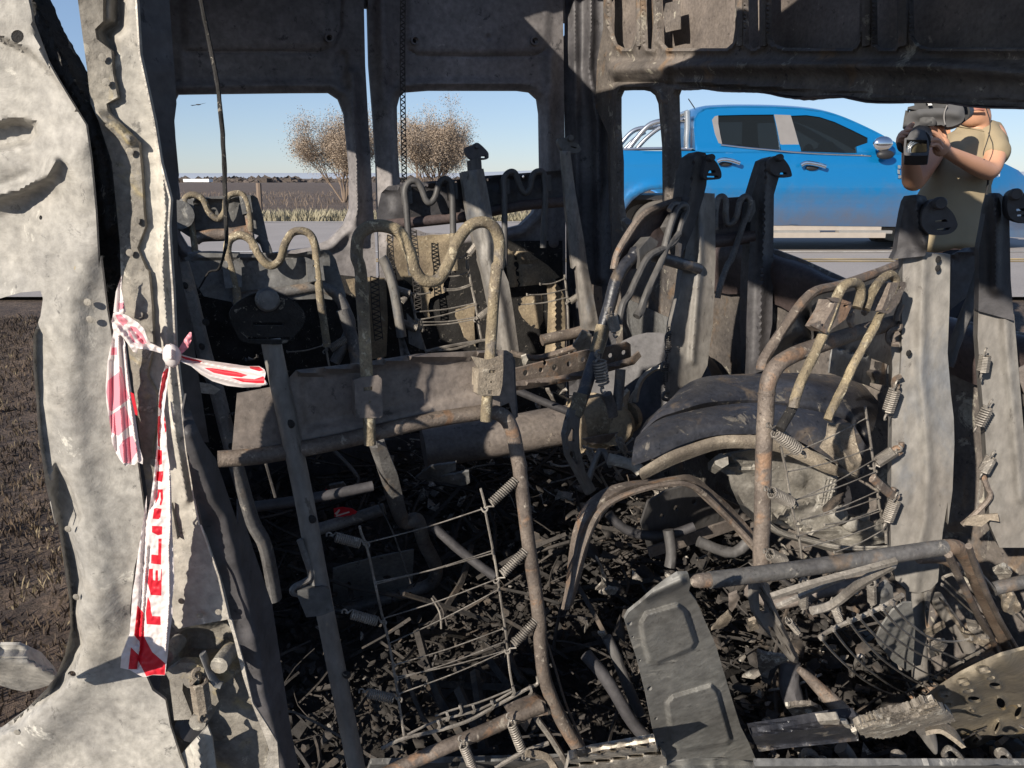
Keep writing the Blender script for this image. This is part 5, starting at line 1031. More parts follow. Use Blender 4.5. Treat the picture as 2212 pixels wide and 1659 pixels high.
# upper loop behind the strip and pinched part
sheet('tape_band',T('D 752,120 748,200 765,290 775,345 740,360 700,345 705,300 715,220 735,160'),TP,tape,W3,step=3,off=.025,thick=.0006,inlays=[T('D 735,290 762,285 768,320 740,335')],h=hsum(fold([T('D 745,150 735,340'),T('D 755,200 760,340')],.006,2.5)))
band=T('D 700,350 740,345 790,370 850,410 890,450 905,500 925,535 980,560 1040,590 1050,605 1035,615 960,590 900,575 880,580 850,570 845,600 820,590 780,530 740,480 700,470 688,400')
sheet('tape_band',band,TP,tape,W3,step=3,off=.045,thick=.0006,inlays=[T('D 712,365 745,360 790,400 780,420 760,430 735,410'),T('D 800,430 840,440 885,490 905,535 880,545 850,520 840,470 815,460'),T('D 790,450 810,480 830,520 855,545 820,530 795,490')],h=hsum(fold([T('D 700,400 800,430 900,540 1040,600'),T('D 720,440 820,560 880,570')],.012,5),bumps(.006,8,3)))
# left tail
lt=T('D 700,470 690,520 665,640 655,760 652,800 655,900 672,1000 685,1090 690,1150 715,1215 740,1260 775,1298 800,1285 830,1290 850,1272 880,1285 882,1250 860,1180 850,1110 835,1000 820,900 805,800 790,700 780,600 770,530 750,480')
inl=[T('D 688,568 720,562 724,610 684,612'),T('D 665,770 735,715 790,890 765,905 690,960 675,950 656,840'),T('D 680,985 770,925 815,1040 790,1055 730,1110 690,1090 685,1040'),T('D 735,1175 760,1140 800,1115 820,1110 850,1200 800,1280 760,1275 745,1230'),T('D 735,680 750,690 775,800 800,885 786,880 745,740')]
sheet('tape_tail',lt,TP,tape,W3,step=3,off=.035,thick=.0006,inlays=inl,h=fold([T('D 705,520 700,800 720,1200'),T('D 730,500 740,900 765,1280'),T('D 750,500 780,900 810,1280'),T('D 765,560 800,880 850,1260'),T('D 690,650 690,1100')],.008,2.6))
sheet('tape_tail',T('D 805,840 825,850 848,960 848,985 835,980 815,900'),TP,tape,[M['taper']],step=3,off=.042,thick=.0006)
# right tail
rt=T('D 1045,600 1075,590 1110,605 1200,632 1300,648 1420,665 1520,680 1600,680 1632,700 1640,720 1632,760 1652,792 1600,808 1500,812 1400,800 1310,772 1240,730 1180,680 1110,650 1060,640')
sheet('tape_tail',rt,TP,tape,W2,step=3,off=.05,thick=.0006,inlays=[T('D 1260,690 1310,692 1400,705 1460,715 1530,735 1490,748 1400,738 1320,722'),T('D 1420,750 1500,755 1570,760 1625,742 1635,755 1630,785 1580,785 1500,778'),T('D 1090,610 1180,632 1250,648 1240,655 1150,640'),T('D 1540,680 1600,684 1628,705 1600,712 1545,695')],h=fold([T('D 1080,620 1300,670 1630,730'),T('D 1100,640 1300,740 1500,790 1640,790'),T('D 1200,650 1400,690 1600,700')],.010,4))
# small end behind
sheet('tape_tail',T('D 1095,590 1110,560 1140,510 1170,470 1180,470 1185,510 1160,570 1120,605 1095,608'),TP,tape,[M['tapep']],step=3,off=.01,thick=.0006,h=bumps(.01,8,8))
MB().ball(TP(371,768,.055),.0115,n=7,jit=.12,sc=(.85,.7,1.15)).build('tape_knot',M['tapew'],tape)
m=MB()
for k in range(4): m.tube([TP(364,760+k*5,.058),TP(371,757+k*5,.066),TP(378,762+k*5,.058)],.0016,seg=5,sm=3)
m.build('knot_fold',M['tapew'],tape)['kind']='stuff'
# long tail with the printed word
lg_=T('D 1030,650 1048,660 1050,700 1032,800 1022,880 1012,960 1025,1060 1030,1180 1048,1300 1055,1400 1058,1500 1060,1659 G 1062,200 1068,300 1075,520 1060,640 1066,700 1045,850 1030,1000 1018,1088 940,1086 900,1098 880,1098 845,1080 800,1055 742,1042 750,960 800,830 808,720 820,560 832,500 850,350 880,150 905,-20 D 905,1640 930,1500 950,1350 968,1180 975,1000 980,850 1000,740')
let=[]
# P E L I G R O, read from the bottom up, drawn with straight strokes
let.append(T('G 900,700 912,600 928,640 932,690 940,722 990,724 992,778 905,772'))                      # P (folded)
let.append(T('G 912,520 920,430 944,430 944,500 958,502 960,440 975,440 975,505 990,500 996,430 1000,432 996,596 930,592'))  # E
let.append(T('G 978,245 998,245 994,405 932,398 934,342 976,346'))                                     # L
let.append(T('G 938,165 1002,168 1000,218 975,224 938,205'))                                           # I
let.append(T('D 950,1560 965,1555 998,1560 990,1610 980,1625 942,1622'))
let.append(T('D 975,1440 1005,1440 1007,1500 995,1540 985,1535 992,1500 990,1460 985,1458 980,1490 960,1530 958,1520 972,1480')) # G
let.append(T('D 968,1330 1008,1328 1008,1350 1000,1395 965,1385')) # R
let.append(T('D 975,1195 1000,1200 1000,1285 978,1292 972,1250')) # O
let.append(T('D 1005,720 1032,690 1040,700 1020,780 1000,860 990,950 978,930 985,850'))
let.append(T('D 975,990 990,985 985,1080 988,1180 975,1170 972,1080'))
let.append(T('D 1012,985 1025,1030 1028,1080 1020,1090 1012,1040'))
red=[T('G 848,655 888,705 890,850 905,880 940,945 1020,1015 1018,1086 945,1084 903,1094 860,1010 850,990 862,930 862,880 828,840'),T('G 808,915 858,965 845,1050 792,1050')]
sheet('tape_tail',lg_,TP,tape,W2,step=3,off=.05,thick=.0006,inlays=let+red,h=hsum(fold([T('D 1040,680 995,900 985,1200 965,1500 G 900,100 880,500 850,900'),T('D 1045,1300 1050,1659 G 1040,300 1045,600 1020,950'),T('G 925,300 900,600 880,900 850,1040')],.010,3),bumps(.006,9,17)))

# ------------------------------------------------------------------ outside
def gz(x,y):
    """lie of the land: verge below, road level beyond"""
    t=min(max((y-4.2)/2.2,0),1); s=t*t*(3-2*t)
    z=-.35*(1-s)
    if y>19: z-=.25*min((y-19)/4,1)
    return z
def ground_mat():
    m,N,L=mat('burnt_verge_and_field'); b=N['Principled BSDF']; tc=N.new('ShaderNodeTexCoord')
    def nz(s,d=8,r=.65,v=None):
        n=N.new('ShaderNodeTexNoise'); n.inputs['Scale'].default_value=s; n.inputs['Detail'].default_value=d; n.inputs['Roughness'].default_value=r; L.new(v or tc.outputs['Object'],n.inputs['Vector']); return n
    def rp(n,st):
        r=N.new('ShaderNodeValToRGB'); e=r.color_ramp.elements
        e[0].position,e[0].color=st[0][0],(*st[0][1],1); e[1].position,e[1].color=st[1][0],(*st[1][1],1)
        for p,c in st[2:]: q=e.new(p); q.color=(*c,1)
        L.new(n.outputs[0],r.inputs[0]); return r
    n1=nz(.6); n2=nz(7); n3=nz(40,6,.7)
    a=rp(n1,[(.35,(.085,.06,.05)),(.65,(.20,.15,.12)),(.5,(.13,.095,.077))])
    c=rp(n2,[(.4,(.045,.032,.026)),(.68,(.22,.16,.115))])
    mx=N.new('ShaderNodeMix'); mx.data_type='RGBA'; mx.inputs[0].default_value=.55; L.new(a.outputs[0],mx.inputs[6]); L.new(c.outputs[0],mx.inputs[7])
    g=rp(n3,[(.42,(.5,.5,.5)),(.62,(1.3,1.25,1.2))])
    m2=N.new('ShaderNodeMix'); m2.data_type='RGBA'; m2.blend_type='MULTIPLY'; m2.inputs[0].default_value=.8; L.new(mx.outputs[2],m2.inputs[6]); L.new(g.outputs[0],m2.inputs[7])
    L.new(m2.outputs[2],b.inputs['Base Color']); b.inputs['Roughness'].default_value=.95
    bp=N.new('ShaderNodeBump'); bp.inputs['Strength'].default_value=.8; bp.inputs['Distance'].default_value=.04; L.new(n3.outputs[0],bp.inputs['Height']); L.new(bp.outputs[0],b.inputs['Normal'])
    return m
GM=ground_mat()
def grid_mesh(name,xs,ys,fz,m_,kind='structure'):
    V=[(x,y,fz(x,y)) for y in ys for x in xs]; nx=len(xs)
    F=[(j*nx+i,j*nx+i+1,(j+1)*nx+i+1,(j+1)*nx+i) for j in range(len(ys)-1) for i in range(nx-1)]
    o=mkobj(name,V,F,m_,None,True); o['kind']=kind; return o
xs=[-4000,-1500,-600,-250,-120,-60,-35,-22,-14,-10,-7]+[-5+.15*i for i in range(28)]+[-.6+.5*i for i in range(1,24)]+[14,20,30,50,90,160,300,700,1600,4000]
ys=[-4000,-900,-200,-60,-20,-8,-4]+[-2+.15*i for i in range(40)]+[4.2+.4*i for i in range(8)]+[8+1.0*i for i in range(24)]+[34,38,44,52,62,75,95,120,160,220,320,500,900,2000,6000]
def gfz(x,y):
    z=gz(x,y)-.02
    if y<4.5 and -6<x<8: z+=.05*noise.noise(Vector((x*2.5,y*2.5,0)))+.03*noise.noise(Vector((x*8,y*8,3)))
    if 19<y<400: z+=.10*noise.noise(Vector((x*.3,y*.3,0)))
    if y>150: z-=min((y-150)*.004,3)
    return z
grid_mesh('ground',xs,ys,gfz,GM)
# road
def asphalt():
    m,N,L=mat('grey_asphalt'); b=N['Principled BSDF']; tc=N.new('ShaderNodeTexCoord'); n=N.new('ShaderNodeTexNoise'); n.inputs['Scale'].default_value=60; n.inputs['Detail'].default_value=6
    n2=N.new('ShaderNodeTexNoise'); n2.inputs['Scale'].default_value=.9; n2.inputs['Detail'].default_value=5
    L.new(tc.outputs['Object'],n.inputs[0]); L.new(tc.outputs['Object'],n2.inputs[0])
    r=N.new('ShaderNodeMapRange'); r.inputs['To Min'].default_value=.6; r.inputs['To Max'].default_value=1.4; L.new(n.outputs[0],r.inputs[0])
    r2=N.new('ShaderNodeMapRange'); r2.inputs['To Min'].default_value=.8; r2.inputs['To Max'].default_value=1.2; L.new(n2.outputs[0],r2.inputs[0])
    mu=N.new('ShaderNodeMath'); mu.operation='MULTIPLY'; L.new(r.outputs[0],mu.inputs[0]); L.new(r2.outputs[0],mu.inputs[1])
    v=N.new('ShaderNodeVectorMath'); v.operation='SCALE'; v.inputs[0].default_value=(.31,.28,.26); L.new(mu.outputs[0],v.inputs['Scale']); L.new(v.outputs[0],b.inputs['Base Color']); b.inputs['Roughness'].default_value=.85
    return m
AS=asphalt()
grid_mesh('road',[-400,-100,-40,-20,-10,-5,0,5,10,20,40,100,400],[6.6,8,10,12,14,16,18.6],lambda x,y:.02,AS)
WP=metal('worn_white_road_paint',(.72,.70,.66),(.42,.40,.37),(.75,.73,.69),None,3,.8,0,.1,.6,.6)
YP=metal('worn_yellow_road_paint',(.58,.40,.13),(.40,.29,.14),(.66,.50,.22),None,3,.8,0,.1,.6,.6)
def strip_line(name,y,w,m_): 
    o=grid_mesh(name,[-400,-50,0,50,400],[y-w/2,y+w/2],lambda x,yy:.026,m_); return o
strip_line('road_edge_line',10.75,.14,WP); strip_line('road_centre_line',9.75,.11,YP); strip_line('road_centre_line',9.50,.11,YP); strip_line('road_edge_line',18.1,.14,WP)
# dry grass: strip beyond the road and tufts in the near verge
def blades(name,n,area,h,m_,lab,zf):
    m=MB(); v=[];f=[]
    for i in range(n):
        x=random.uniform(*area[0]); y=random.uniform(*area[1]); z=zf(x,y); a=random.uniform(0,6.28); hh=h*random.uniform(.4,1.3); w=hh*.05+.0015
        d=Vector((math.cos(a),math.sin(a),0)); l=Vector((random.uniform(-.5,.5),random.uniform(-.5,.5),0))*hh
        b=Vector((x,y,z)); k=len(v); v+=[b-d*w,b+d*w,b+l*.4+Vector((0,0,hh*.6))+d*w*.7,b+l+Vector((0,0,hh))]; f+=[(k,k+1,k+2),(k,k+2,k+3)]
    m.v=v;m.f=f;m.m=[0]*len(f); o=m.build(name,m_,None,smooth=False); tag(o,lab,None,None,'stuff'); return o
DG=plain('dry_grass',(.29,.26,.18),.9); BG=metal('burnt_stubble',(.13,.09,.055),(.05,.035,.028),(.30,.24,.15),None,3,.95,0,0,.8,.55)
blades('dry_grass_strip',17000,((-14,9),(18.7,22.5)),.26,DG,'dry straw-coloured grass along the far side of the road',lambda x,y:gfz(x,y))
blades('burnt_stubble',60000,((-4.5,-.5),(.2,6.0)),.040,BG,'burnt stubble on the near verge left of the van',lambda x,y:gfz(x,y)-.005)
blades('scorched_weeds',9000,((-40,30),(24,70)),.25,plain('scorched_weed',(.17,.13,.10),.9),'scorched weeds over the burnt field',lambda x,y:gfz(x,y)-.02)
m=MB()
for i in range(5000):
    x=random.uniform(-4.5,-.45); y=random.uniform(.1,6); m.ball((x,y,gfz(x,y)),random.uniform(.004,.022),n=2,jit=.8,sc=(1,1,.6))
o=m.build('soil_clods',GM,None,smooth=False); tag(o,'clods of scorched soil on the near verge',None,None,'stuff')
# bare trees beyond the road
BK=plain('pale_brown_bark',(.20,.15,.115),.9); LF=plain('sparse_tan_leaf',(.33,.26,.195),.8)
def tree(x,y,h,seed,lab,spread=.62):
    random.seed(seed); t=empty('bare_tree',(x,y,gz(x,y)-.02),lab,'tree','bare trees beyond the road')
    b=MB(); tips=[]
    def grow(p,d,L,r,k):
        q=p+d*L*.5+Vector((random.uniform(-1,1),random.uniform(-1,1),random.uniform(-.3,.5)))*L*.08; e=q+(d+Vector((random.uniform(-.2,.2),random.uniform(-.2,.2),.12))).normalized()*L*.5
        b.tube([p,q,e],[r,r*.8,r*.6],seg=4 if k>1 else 6,sm=1)
        if k>=5 : tips.append((e,d)); return
        if k>=2: tips.append((q,d))
        for i in range(random.choice((2,3,3)) if k else 4):
            nd=(d+Vector((random.uniform(-1,1),random.uniform(-1,1),random.uniform(-.35,.6)))*spread).normalized(); grow(e if i else q.lerp(e,.4),nd,L*random.uniform(.5,.92),r*.58,k+1)
    for s in range(8):
        a=6.28*s/7+random.random(); k_=(.62 if s%2 else .34) if s<7 else 0; grow(Vector((x+.1*math.cos(a),y+.1*math.sin(a),gz(x,y)-.05)),Vector((math.cos(a)*k_,math.sin(a)*k_,1)).normalized(),h*.24,h*.011,0)
    b.build('trunk',BK,t,smooth=False)
    c=MB(); v=[];f=[]
    for e,d in tips:
        for j in range(26):
            p=e+Vector((random.gauss(0,1),random.gauss(0,1),random.gauss(0,1)))*h*.05; s=h*random.uniform(.003,.0085); a=Vector((random.uniform(-1,1),random.uniform(-1,1),random.uniform(-1,1))).normalized(); bb=a.orthogonal().normalized()
            k=len(v); v+=[p-a*s,p+bb*s*.6,p+a*s,p-bb*s*.6]; f+=[(k,k+1,k+2,k+3)]
        # fine twigs pointing up
        p=e; q=e+(d+Vector((0,0,.9))).normalized()*h*.07; w=Vector((h*.0012,0,0)); k=len(v); v+=[p-w,p+w,q]; f+=[(k,k+1,k+2)]
    c.v=v;c.f=f;c.m=[0]*len(f); c.build('crown',LF,t,smooth=False)
    return t
def gx(px,Y): return ray(px,390).x/ray(px,390).y*Y
tree(gx(742,44),44,5.3,3,'bare tan tree seen at the right edge of the left rear window',.5)
tree(gx(935,44),44,5.5,9,'bare tan tree centred in the right-hand rear door window',.5)
# utility pole
up=empty('utility_pole',(gx(902,60),60,-.3),'slim wooden utility pole in front of the centred bare tree','pole')
MB().tube([Vector((gx(902,60),60,-.3)),Vector((gx(902,60)-.05,60,4.9))],.09,seg=8,sm=1).build('pole_shaft',BK,up)
for z in (4.75,4.2): MB().box((gx(902,60),59.9,z),Vector((.42,0,0)),Vector((0,.05,0)),Vector((0,0,.05))).build('cross_arm',BK,up)
fp=tube('fence_post',[Vector((gx(556,26),26,-.4)),Vector((gx(556,26)+.03,26,.85))],.09,BK,None,sm=1,seg=8); tag(fp,'weathered wooden post standing in the burnt field behind the left window','post')
# far tree line, sheds, hills
DT=metal('far_scrub',(.12,.095,.08),(.075,.06,.052),(.18,.145,.115),None,.05,.95,0,0,1,.6)
m=MB(); random.seed(21)
for i in range(3500):
    px=random.uniform(-200,2500); Y=random.uniform(420,640); s=random.choice((1.0,1.6,2,2.2,1.8,3.6))*random.uniform(.6,1.0)
    m.ball((gx(px,Y),Y,-2.5+s*.45),s,n=3,jit=.7,sc=(1.2,1,.8))
o=m.build('far_tree_line',DT,None,smooth=False); tag(o,'low line of far scrub trees along the horizon',None,None,'stuff')
gh=MB().box((gx(428,300),300,.1),Vector((4.8,0,0)),Vector((0,2,0)),Vector((0,0,.55)))
tag(gh.build('white_shed',plain('white_sheeting',(.8,.8,.78)),None,smooth=False),'long low white shed far off at the foot of the tree line','shed')
HM=plain('far_hills',(.40,.44,.50),1,spec=0)  # pale blue-grey colour paints in the haze of distance
def hills(name,Y,f,x0,x1):
    xs_=[x0+(x1-x0)*i/90 for i in range(91)]; top=[(x,Y,f((x-x0)/(x1-x0))) for x in xs_]; mid=[(x,Y-300,f((x-x0)/(x1-x0))*.5) for x in xs_]; bot=[(x,Y-900,-25) for x in xs_]; n=91
    bk=[(x,Y+900,-25) for x in xs_]
    V=bot+mid+top+bk; o=mkobj(name,V,[(j*n+i,j*n+i+1,(j+1)*n+i+1,(j+1)*n+i) for j in range(3) for i in range(n-1)],HM,None,True); o['kind']='structure'
hills('far_hills',5200,lambda t:34+12*math.sin(t*7+1)+6*math.sin(t*19)+(60 if .44<t<.75 else 0)*min(1,max(0,(t-.44)*8))*1.0,-5200,5600)
# ------------------------------------------------------------------ blue pickup on the road
def carpaint():
    m,N,L=mat('metallic_blue_paint'); b=N['Principled BSDF']; tc=N.new('ShaderNodeTexCoord'); geo=N.new('ShaderNodeNewGeometry')
    n=N.new('ShaderNodeTexNoise'); n.inputs['Scale'].default_value=5; n.inputs['Detail'].default_value=9; n.inputs['Roughness'].default_value=.7; L.new(tc.outputs['Object'],n.inputs[0])
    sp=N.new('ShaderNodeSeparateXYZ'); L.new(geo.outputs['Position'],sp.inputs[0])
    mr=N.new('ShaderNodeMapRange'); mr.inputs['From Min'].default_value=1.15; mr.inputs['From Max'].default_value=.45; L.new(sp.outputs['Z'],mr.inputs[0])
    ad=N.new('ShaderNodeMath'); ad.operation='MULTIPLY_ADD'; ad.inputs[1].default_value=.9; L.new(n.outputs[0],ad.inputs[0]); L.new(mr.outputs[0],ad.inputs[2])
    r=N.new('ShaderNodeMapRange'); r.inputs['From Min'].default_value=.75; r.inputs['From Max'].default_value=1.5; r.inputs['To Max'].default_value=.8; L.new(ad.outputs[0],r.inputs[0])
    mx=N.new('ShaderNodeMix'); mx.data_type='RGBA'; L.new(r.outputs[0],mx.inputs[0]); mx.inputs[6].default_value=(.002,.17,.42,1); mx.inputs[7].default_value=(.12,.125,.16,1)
    L.new(mx.outputs[2],b.inputs['Base Color']); b.inputs['Metallic'].default_value=.35; b.inputs['Roughness'].default_value=.34; b.inputs['Coat Weight'].default_value=.8; b.inputs['Coat Roughness'].default_value=.06
    return m
CP=carpaint(); CHR=plain('chrome',(.75,.75,.76),.12,1.0); CHS=plain('brushed_bar',(.62,.62,.62),.25,.9); BLK=plain('black_plastic',(.02,.02,.022),.5); RUB=plain('dusty_tyre',(.10,.09,.08),.85)
GRY=plain('grey_pillar_film',(.20,.19,.185),.45); ALW=plain('light_alloy',(.42,.40,.37),.4,.6); DUST=plain('dusty_step',(.33,.29,.25),.7)
m,N,L=mat('tinted_glass'); GL=m; b=N['Principled BSDF']; b.inputs['Base Color'].default_value=(.02,.025,.028,1); b.inputs['Roughness'].default_value=.04; b.inputs['Specular IOR Level'].default_value=.35
tr=N.new('ShaderNodeBsdfTransparent'); tr.inputs[0].default_value=(.20,.22,.235,1); mx=N.new('ShaderNodeMixShader'); mx.inputs[0].default_value=.45
L.new(tr.outputs[0],mx.inputs[1]); L.new(b.outputs[0],mx.inputs[2]); L.new(mx.outputs[0],N['Material Output'].inputs[0])
truck=empty('pickup_truck',(2.6,11.9,.02),'blue double-cab pickup with chrome mirror and roll bar on the road','pickup')
TY=10.9; TPn=Plane((0,TY,0),(0,1,0))
DIR=Vector((0,1,0))
def tz(px,py): return TPn(px,py)
# side body with wheel arches
wa=(1425,508); 
def arc(c,r,a0,a1,n=12): return [(c[0]+r*math.cos(math.radians(a0+(a1-a0)*i/n)),c[1]-r*math.sin(math.radians(a0+(a1-a0)*i/n))) for i in range(n+1)]
cw=(1425,492); cwf=(2052,494)
lower=T('X 1225,322 1300,324 1415,326 1505,326 1508,330 1700,332 1900,335 1955,336 2050,342 2120,348 2170,353 2200,368 2225,392 2240,430 2246,490 2238,515 2180,512 2142,500')+arc(cwf,84,0,180)+[(1960,490),(1700,487),(1515,487)]+arc(cw,84,0,180)+[(1290,490),(1228,480)]
def body_h(x,y):
    v=(y-326)/165.
    return .07*np.sin(np.clip(v,0,1)*math.pi)**.7 - .02*np.exp(-((y-400)/10)**2)*0 + .012*np.exp(-((y-352)/5.)**2) - .01*np.exp(-((y-436)/9.)**2) + .03*np.exp(-((np.hypot(x-cw[0],y-cw[1])-92)/8)**2)+ .03*np.exp(-((np.hypot(x-cwf[0],y-cwf[1])-90)/8)**2) - .013*np.exp(-((x-1708)/1.6)**2) - .013*np.exp(-((x-1512)/1.6)**2) - .013*np.exp(-((x-1938)/1.6)**2)*(y>330) - .55*np.clip((x-2085)/160,0,1)**2
sheet('body_side',lower,TPn,truck,CP,step=9,thick=.04,h=body_h,sharp=70)
TPf=Plane((0,TY+1.85,0),(0,1,0))
# far side: same outline moved across the width
o=truck.children[0].copy(); C.objects.link(o); o.parent=truck; o.name='body_side'; o.scale=(1,-1,1); o.location=(0,2*(TY+.93)-2*11.9,0)
roofl=T('C 193,930 193,880 196,780 205,730 225,695 270,668 350,660 480,656 700,658 880,668 1000,685 1100,715 1200,760 1330,830 1440,900 1500,940')
win_r=T('C 305,735 322,712 345,706 500,702 695,700 712,925 640,922 500,910 370,895 330,880 312,820'); win_f=T('C 800,708 900,704 980,716 1070,748 1170,800 1260,850 1255,880 1180,905 1182,945 1100,945 835,935')
def cab_h(x,y): return -.0*x - .20*np.clip((330-y)/98,0,1)**1.3
cab=roofl+[(1970,335),(1955,338),(1505,329)]
def cabpl(x,y,off=0): 
    k=min(max((330-y)/98,0),1); p=TPn(x,y); return p+Vector((0,.22*k**1.2-off,0))
def Cab(x,y,off=0): return cabpl(x,y,off)
sheet('cab_side',cab,Cab,truck,CP,holes=[win_r,win_f],step=8,thick=.03,h=lambda x,y:.02*np.exp(-((y-322)/7)**2))
def shr(p,k): 
    cx=sum(a for a,b in p)/len(p); cy=sum(b for a,b in p)/len(p); return [(cx+(a-cx)*k,cy+(b-cy)*k) for a,b in p]
sheet('window_glass',shr(win_r,1.01),Cab,truck,GL,step=20,off=-.02,thick=.004)
sheet('window_glass',shr(win_f,1.01),Cab,truck,GL,step=20,off=-.02,thick=.004)
sheet('door_pillar',T('C 697,700 800,704 833,936 714,926'),Cab,truck,GRY,step=10,off=.004,thick=.01)
sheet('rear_pillar_film',T('C 303,735 322,712 345,706 340,760 345,830 352,890 330,882 312,820'),Cab,truck,GRY,step=6,off=.004,thick=.01)
rodp=lambda name,s,r,m_,off=.0,par=truck,**k: tube(name,[Cab(x,y,off) for x,y in T(s)],r,m_,par,**k)
rodp('window_trim','C 340,893 500,912 640,925 712,932 830,942 1000,952 1180,958 1260,962',.012,CHR,.03)
# roof, bonnet, bed floor, windows on the far side
Wt=1.62
ro=[Cab(x,y) for x,y in roofl]
loft('roof_panel',[ro,[p+Vector((0,.25,.045)) for p in ro],[p+Vector((0,Wt*.5,.06)) for p in ro],[p+Vector((0,Wt-.25-.2,.045)) for p in ro],[p+Vector((0,Wt-.2,0)) for p in ro]],CP,truck,n=40,thick=.02)
o=bpy.data.objects['cab_side'].copy(); C.objects.link(o); o.parent=truck; o.scale=(1,-1,1); o.location=(0,2*(TY+.93)-2*11.9,0)
bo=T('X 1955,336 2050,342 2120,348 2170,353 2200,368 2225,392'); bp_=[TPn(x,y,.02)+Vector((0,.55*max(0,(x-2085)/160)**2,0)) for x,y in bo]
loft('bonnet',[bp_,[p+Vector((0,.5,.06)) for p in bp_],[p+Vector((0,1.4,.06)) for p in bp_],[p+Vector((0,1.86,0)) for p in bp_]],CP,truck,n=16,thick=.02)
zb=CAMZ; b0=TPn(1225,470); b1=TPn(1505,470)
MB().box(((b0.x+b1.x)/2,TY+.93,.75),Vector(((b1.x-b0.x)/2,0,0)),Vector((0,.88,0)),Vector((0,0,.03))).build('bed_floor',BLK,truck)
MB().box((b1.x+.02,TY+.93,1.0),Vector((.02,0,0)),Vector((0,.86,0)),Vector((0,0,.36))).build('bed_bulkhead',CP,truck)
MB().box((b0.x,TY+.93,1.0),Vector((.03,0,0)),Vector((0,.86,0)),Vector((0,0,.34))).build('tailgate',CP,truck)
x2=TPn(2236,440).x
MB().box((x2-.10,TY+.93,.70),Vector((.06,0,0)),Vector((0,.42,0)),Vector((0,0,.36))).build('front_bumper',BLK,truck)
MB().box(((b1.x+x2)/2,TY+.93,.42),Vector(((x2-b0.x)/2-.6,0,0)),Vector((0,.55,0)),Vector((0,0,.10))).build('chassis',BLK,truck)
MB().box(((b1.x+TPn(1940,400).x)/2,TY+.93,.72),Vector((1.3,0,0)),Vector((0,.80,0)),Vector((0,0,.05))).build('cab_floor',BLK,truck)
# seats inside, dark shapes behind the tinted glass
for px in (1655,1825):
    q=TPn(px,300); 
    for yy in (.45,1.25):
        MB().box((q.x,TY+yy,.98),Vector((.09,0,.03)),Vector((0,.24,0)),Vector((0,0,.30))).build('car_seat',BLK,truck)
        MB().ball((q.x-.02,TY+yy,1.40),.12,sc=(.6,1,.9),n=6).build('car_headrest',BLK,truck)
# wheels
def wheel(cx,cy,r=.385,dy=0):
    c=TPn(cx,cy)+Vector((0,.14+dy,0)); w=MB()
    w.tube([c+Vector((0,-.13,0)),c+Vector((0,-.10,0)),c+Vector((0,.10,0)),c+Vector((0,.13,0))],[r*.93,r,r,r*.93],seg=32,sm=1)
    o=w.build('wheel',RUB,truck)
    MB().tube([c+Vector((0,-.135,0)),c+Vector((0,-.125,0))],[r*.72,r*.74],seg=28,sm=1).build('rim',ALW,o)
    MB().tube([c+Vector((0,-.15,0)),c+Vector((0,-.135,0))],r*.2,seg=16,sm=1).build('hub',ALW,o)
for dy in (0,1.58):
    for c in (cw,cwf): wheel(c[0],c[1]+2,.385,dy)
# wheel housing
for c in (cw,cwf):
    q=TPn(c[0],c[1]); rows=[[q+Vector((.53*math.cos(a),yy,.53*math.sin(a))) for a in [math.pi*i/12 for i in range(13)]] for yy in (.02,.35)]
    loft('wheel_housing',rows,BLK,truck,n=16,thick=.01)
# step, sills, handles, mirror, roll bar, aerial, badge, lamp
MB().box((TPn(1710,507).x,TY-.02,TPn(1710,507).z),Vector((1.26,0,0)),Vector((0,.09,0)),Vector((0,0,.035))).build('side_step',DUST,truck)
for a,b in ((1470,1600),(1640,1770),(1800,1925)):
    MB().box((TPn((a+b)/2,503).x,TY-.04,TPn(1700,505).z+.03),Vector(((b-a)/2/152*.9,0,0)),Vector((0,.06,0)),Vector((0,0,.02))).build('step_pad',ALW,truck)
MB().box((TPn(1710,492).x,TY+.03,TPn(1710,492).z),Vector((1.25,0,0)),Vector((0,.03,0)),Vector((0,0,.035))).build('sill_moulding',DUST,truck)
for s,pt in (('C 318,998 350,985 400,990 458,1008','C 370,1010'),('C 835,1020 870,1005 940,1015 988,1030','C 905,1035')):
    tube('door_handle',[TPn(x,y,.13) for x,y in T(s)],.028,CHR,truck,seg=8,sm=4,flat=.7)
    x,y=T(pt)[0]; MB().ball(TPn(x,y,.075),.075,sc=(1.2,.25,.5)).build('handle_recess',BLK,truck)
mir=MB(); q=TPn(*T('C 1305,905')[0])+Vector((0,-.16,0)); mir.ball(q+Vector((0,0,.03)),.115,sc=(1.15,.5,.85),n=12); mo=mir.build('door_mirror',CHR,truck)
MB().ball(q+Vector((.05,.0,-.11)),.10,sc=(1.2,.55,.62),n=8).build('mirror_base',BLK,truck)
for dy in (.0,1.5):
    tube('roll_bar',[TPn(x,y)+Vector((0,.18+dy,0)) for x,y in T('B 1830,925 1880,860 1950,780 2010,748 2100,738 2212,735 C 40,735 130,735')],.036,CHS,truck,seg=10,sm=4)
    tube('roll_bar',[TPn(x,y)+Vector((0,.22+dy,0)) for x,y in T('B 1890,915 1950,850 2010,800 2060,770')],.03,CHS,truck,seg=10,sm=4)
    tube('roll_bar',[TPn(x,y)+Vector((0,.15+dy,0)) for x,y in T('C 148,680 150,780 146,860 148,920')],.044,CHS,truck,seg=10,sm=2)
tube('roll_bar',[TPn(*T('C 148,690')[0])+Vector((0,.15,0)),TPn(*T('C 148,690')[0])+Vector((0,1.65,0))],.04,CHS,truck,seg=10,sm=1)
tube('bed_rail',[TPn(x,y)+Vector((0,.12,.01)) for x,y in T('B 1790,928 1900,922 2040,920 C 60,922 170,925')],.022,CHS,truck,seg=8,sm=2)
x,y=T('C 300,655')[0]
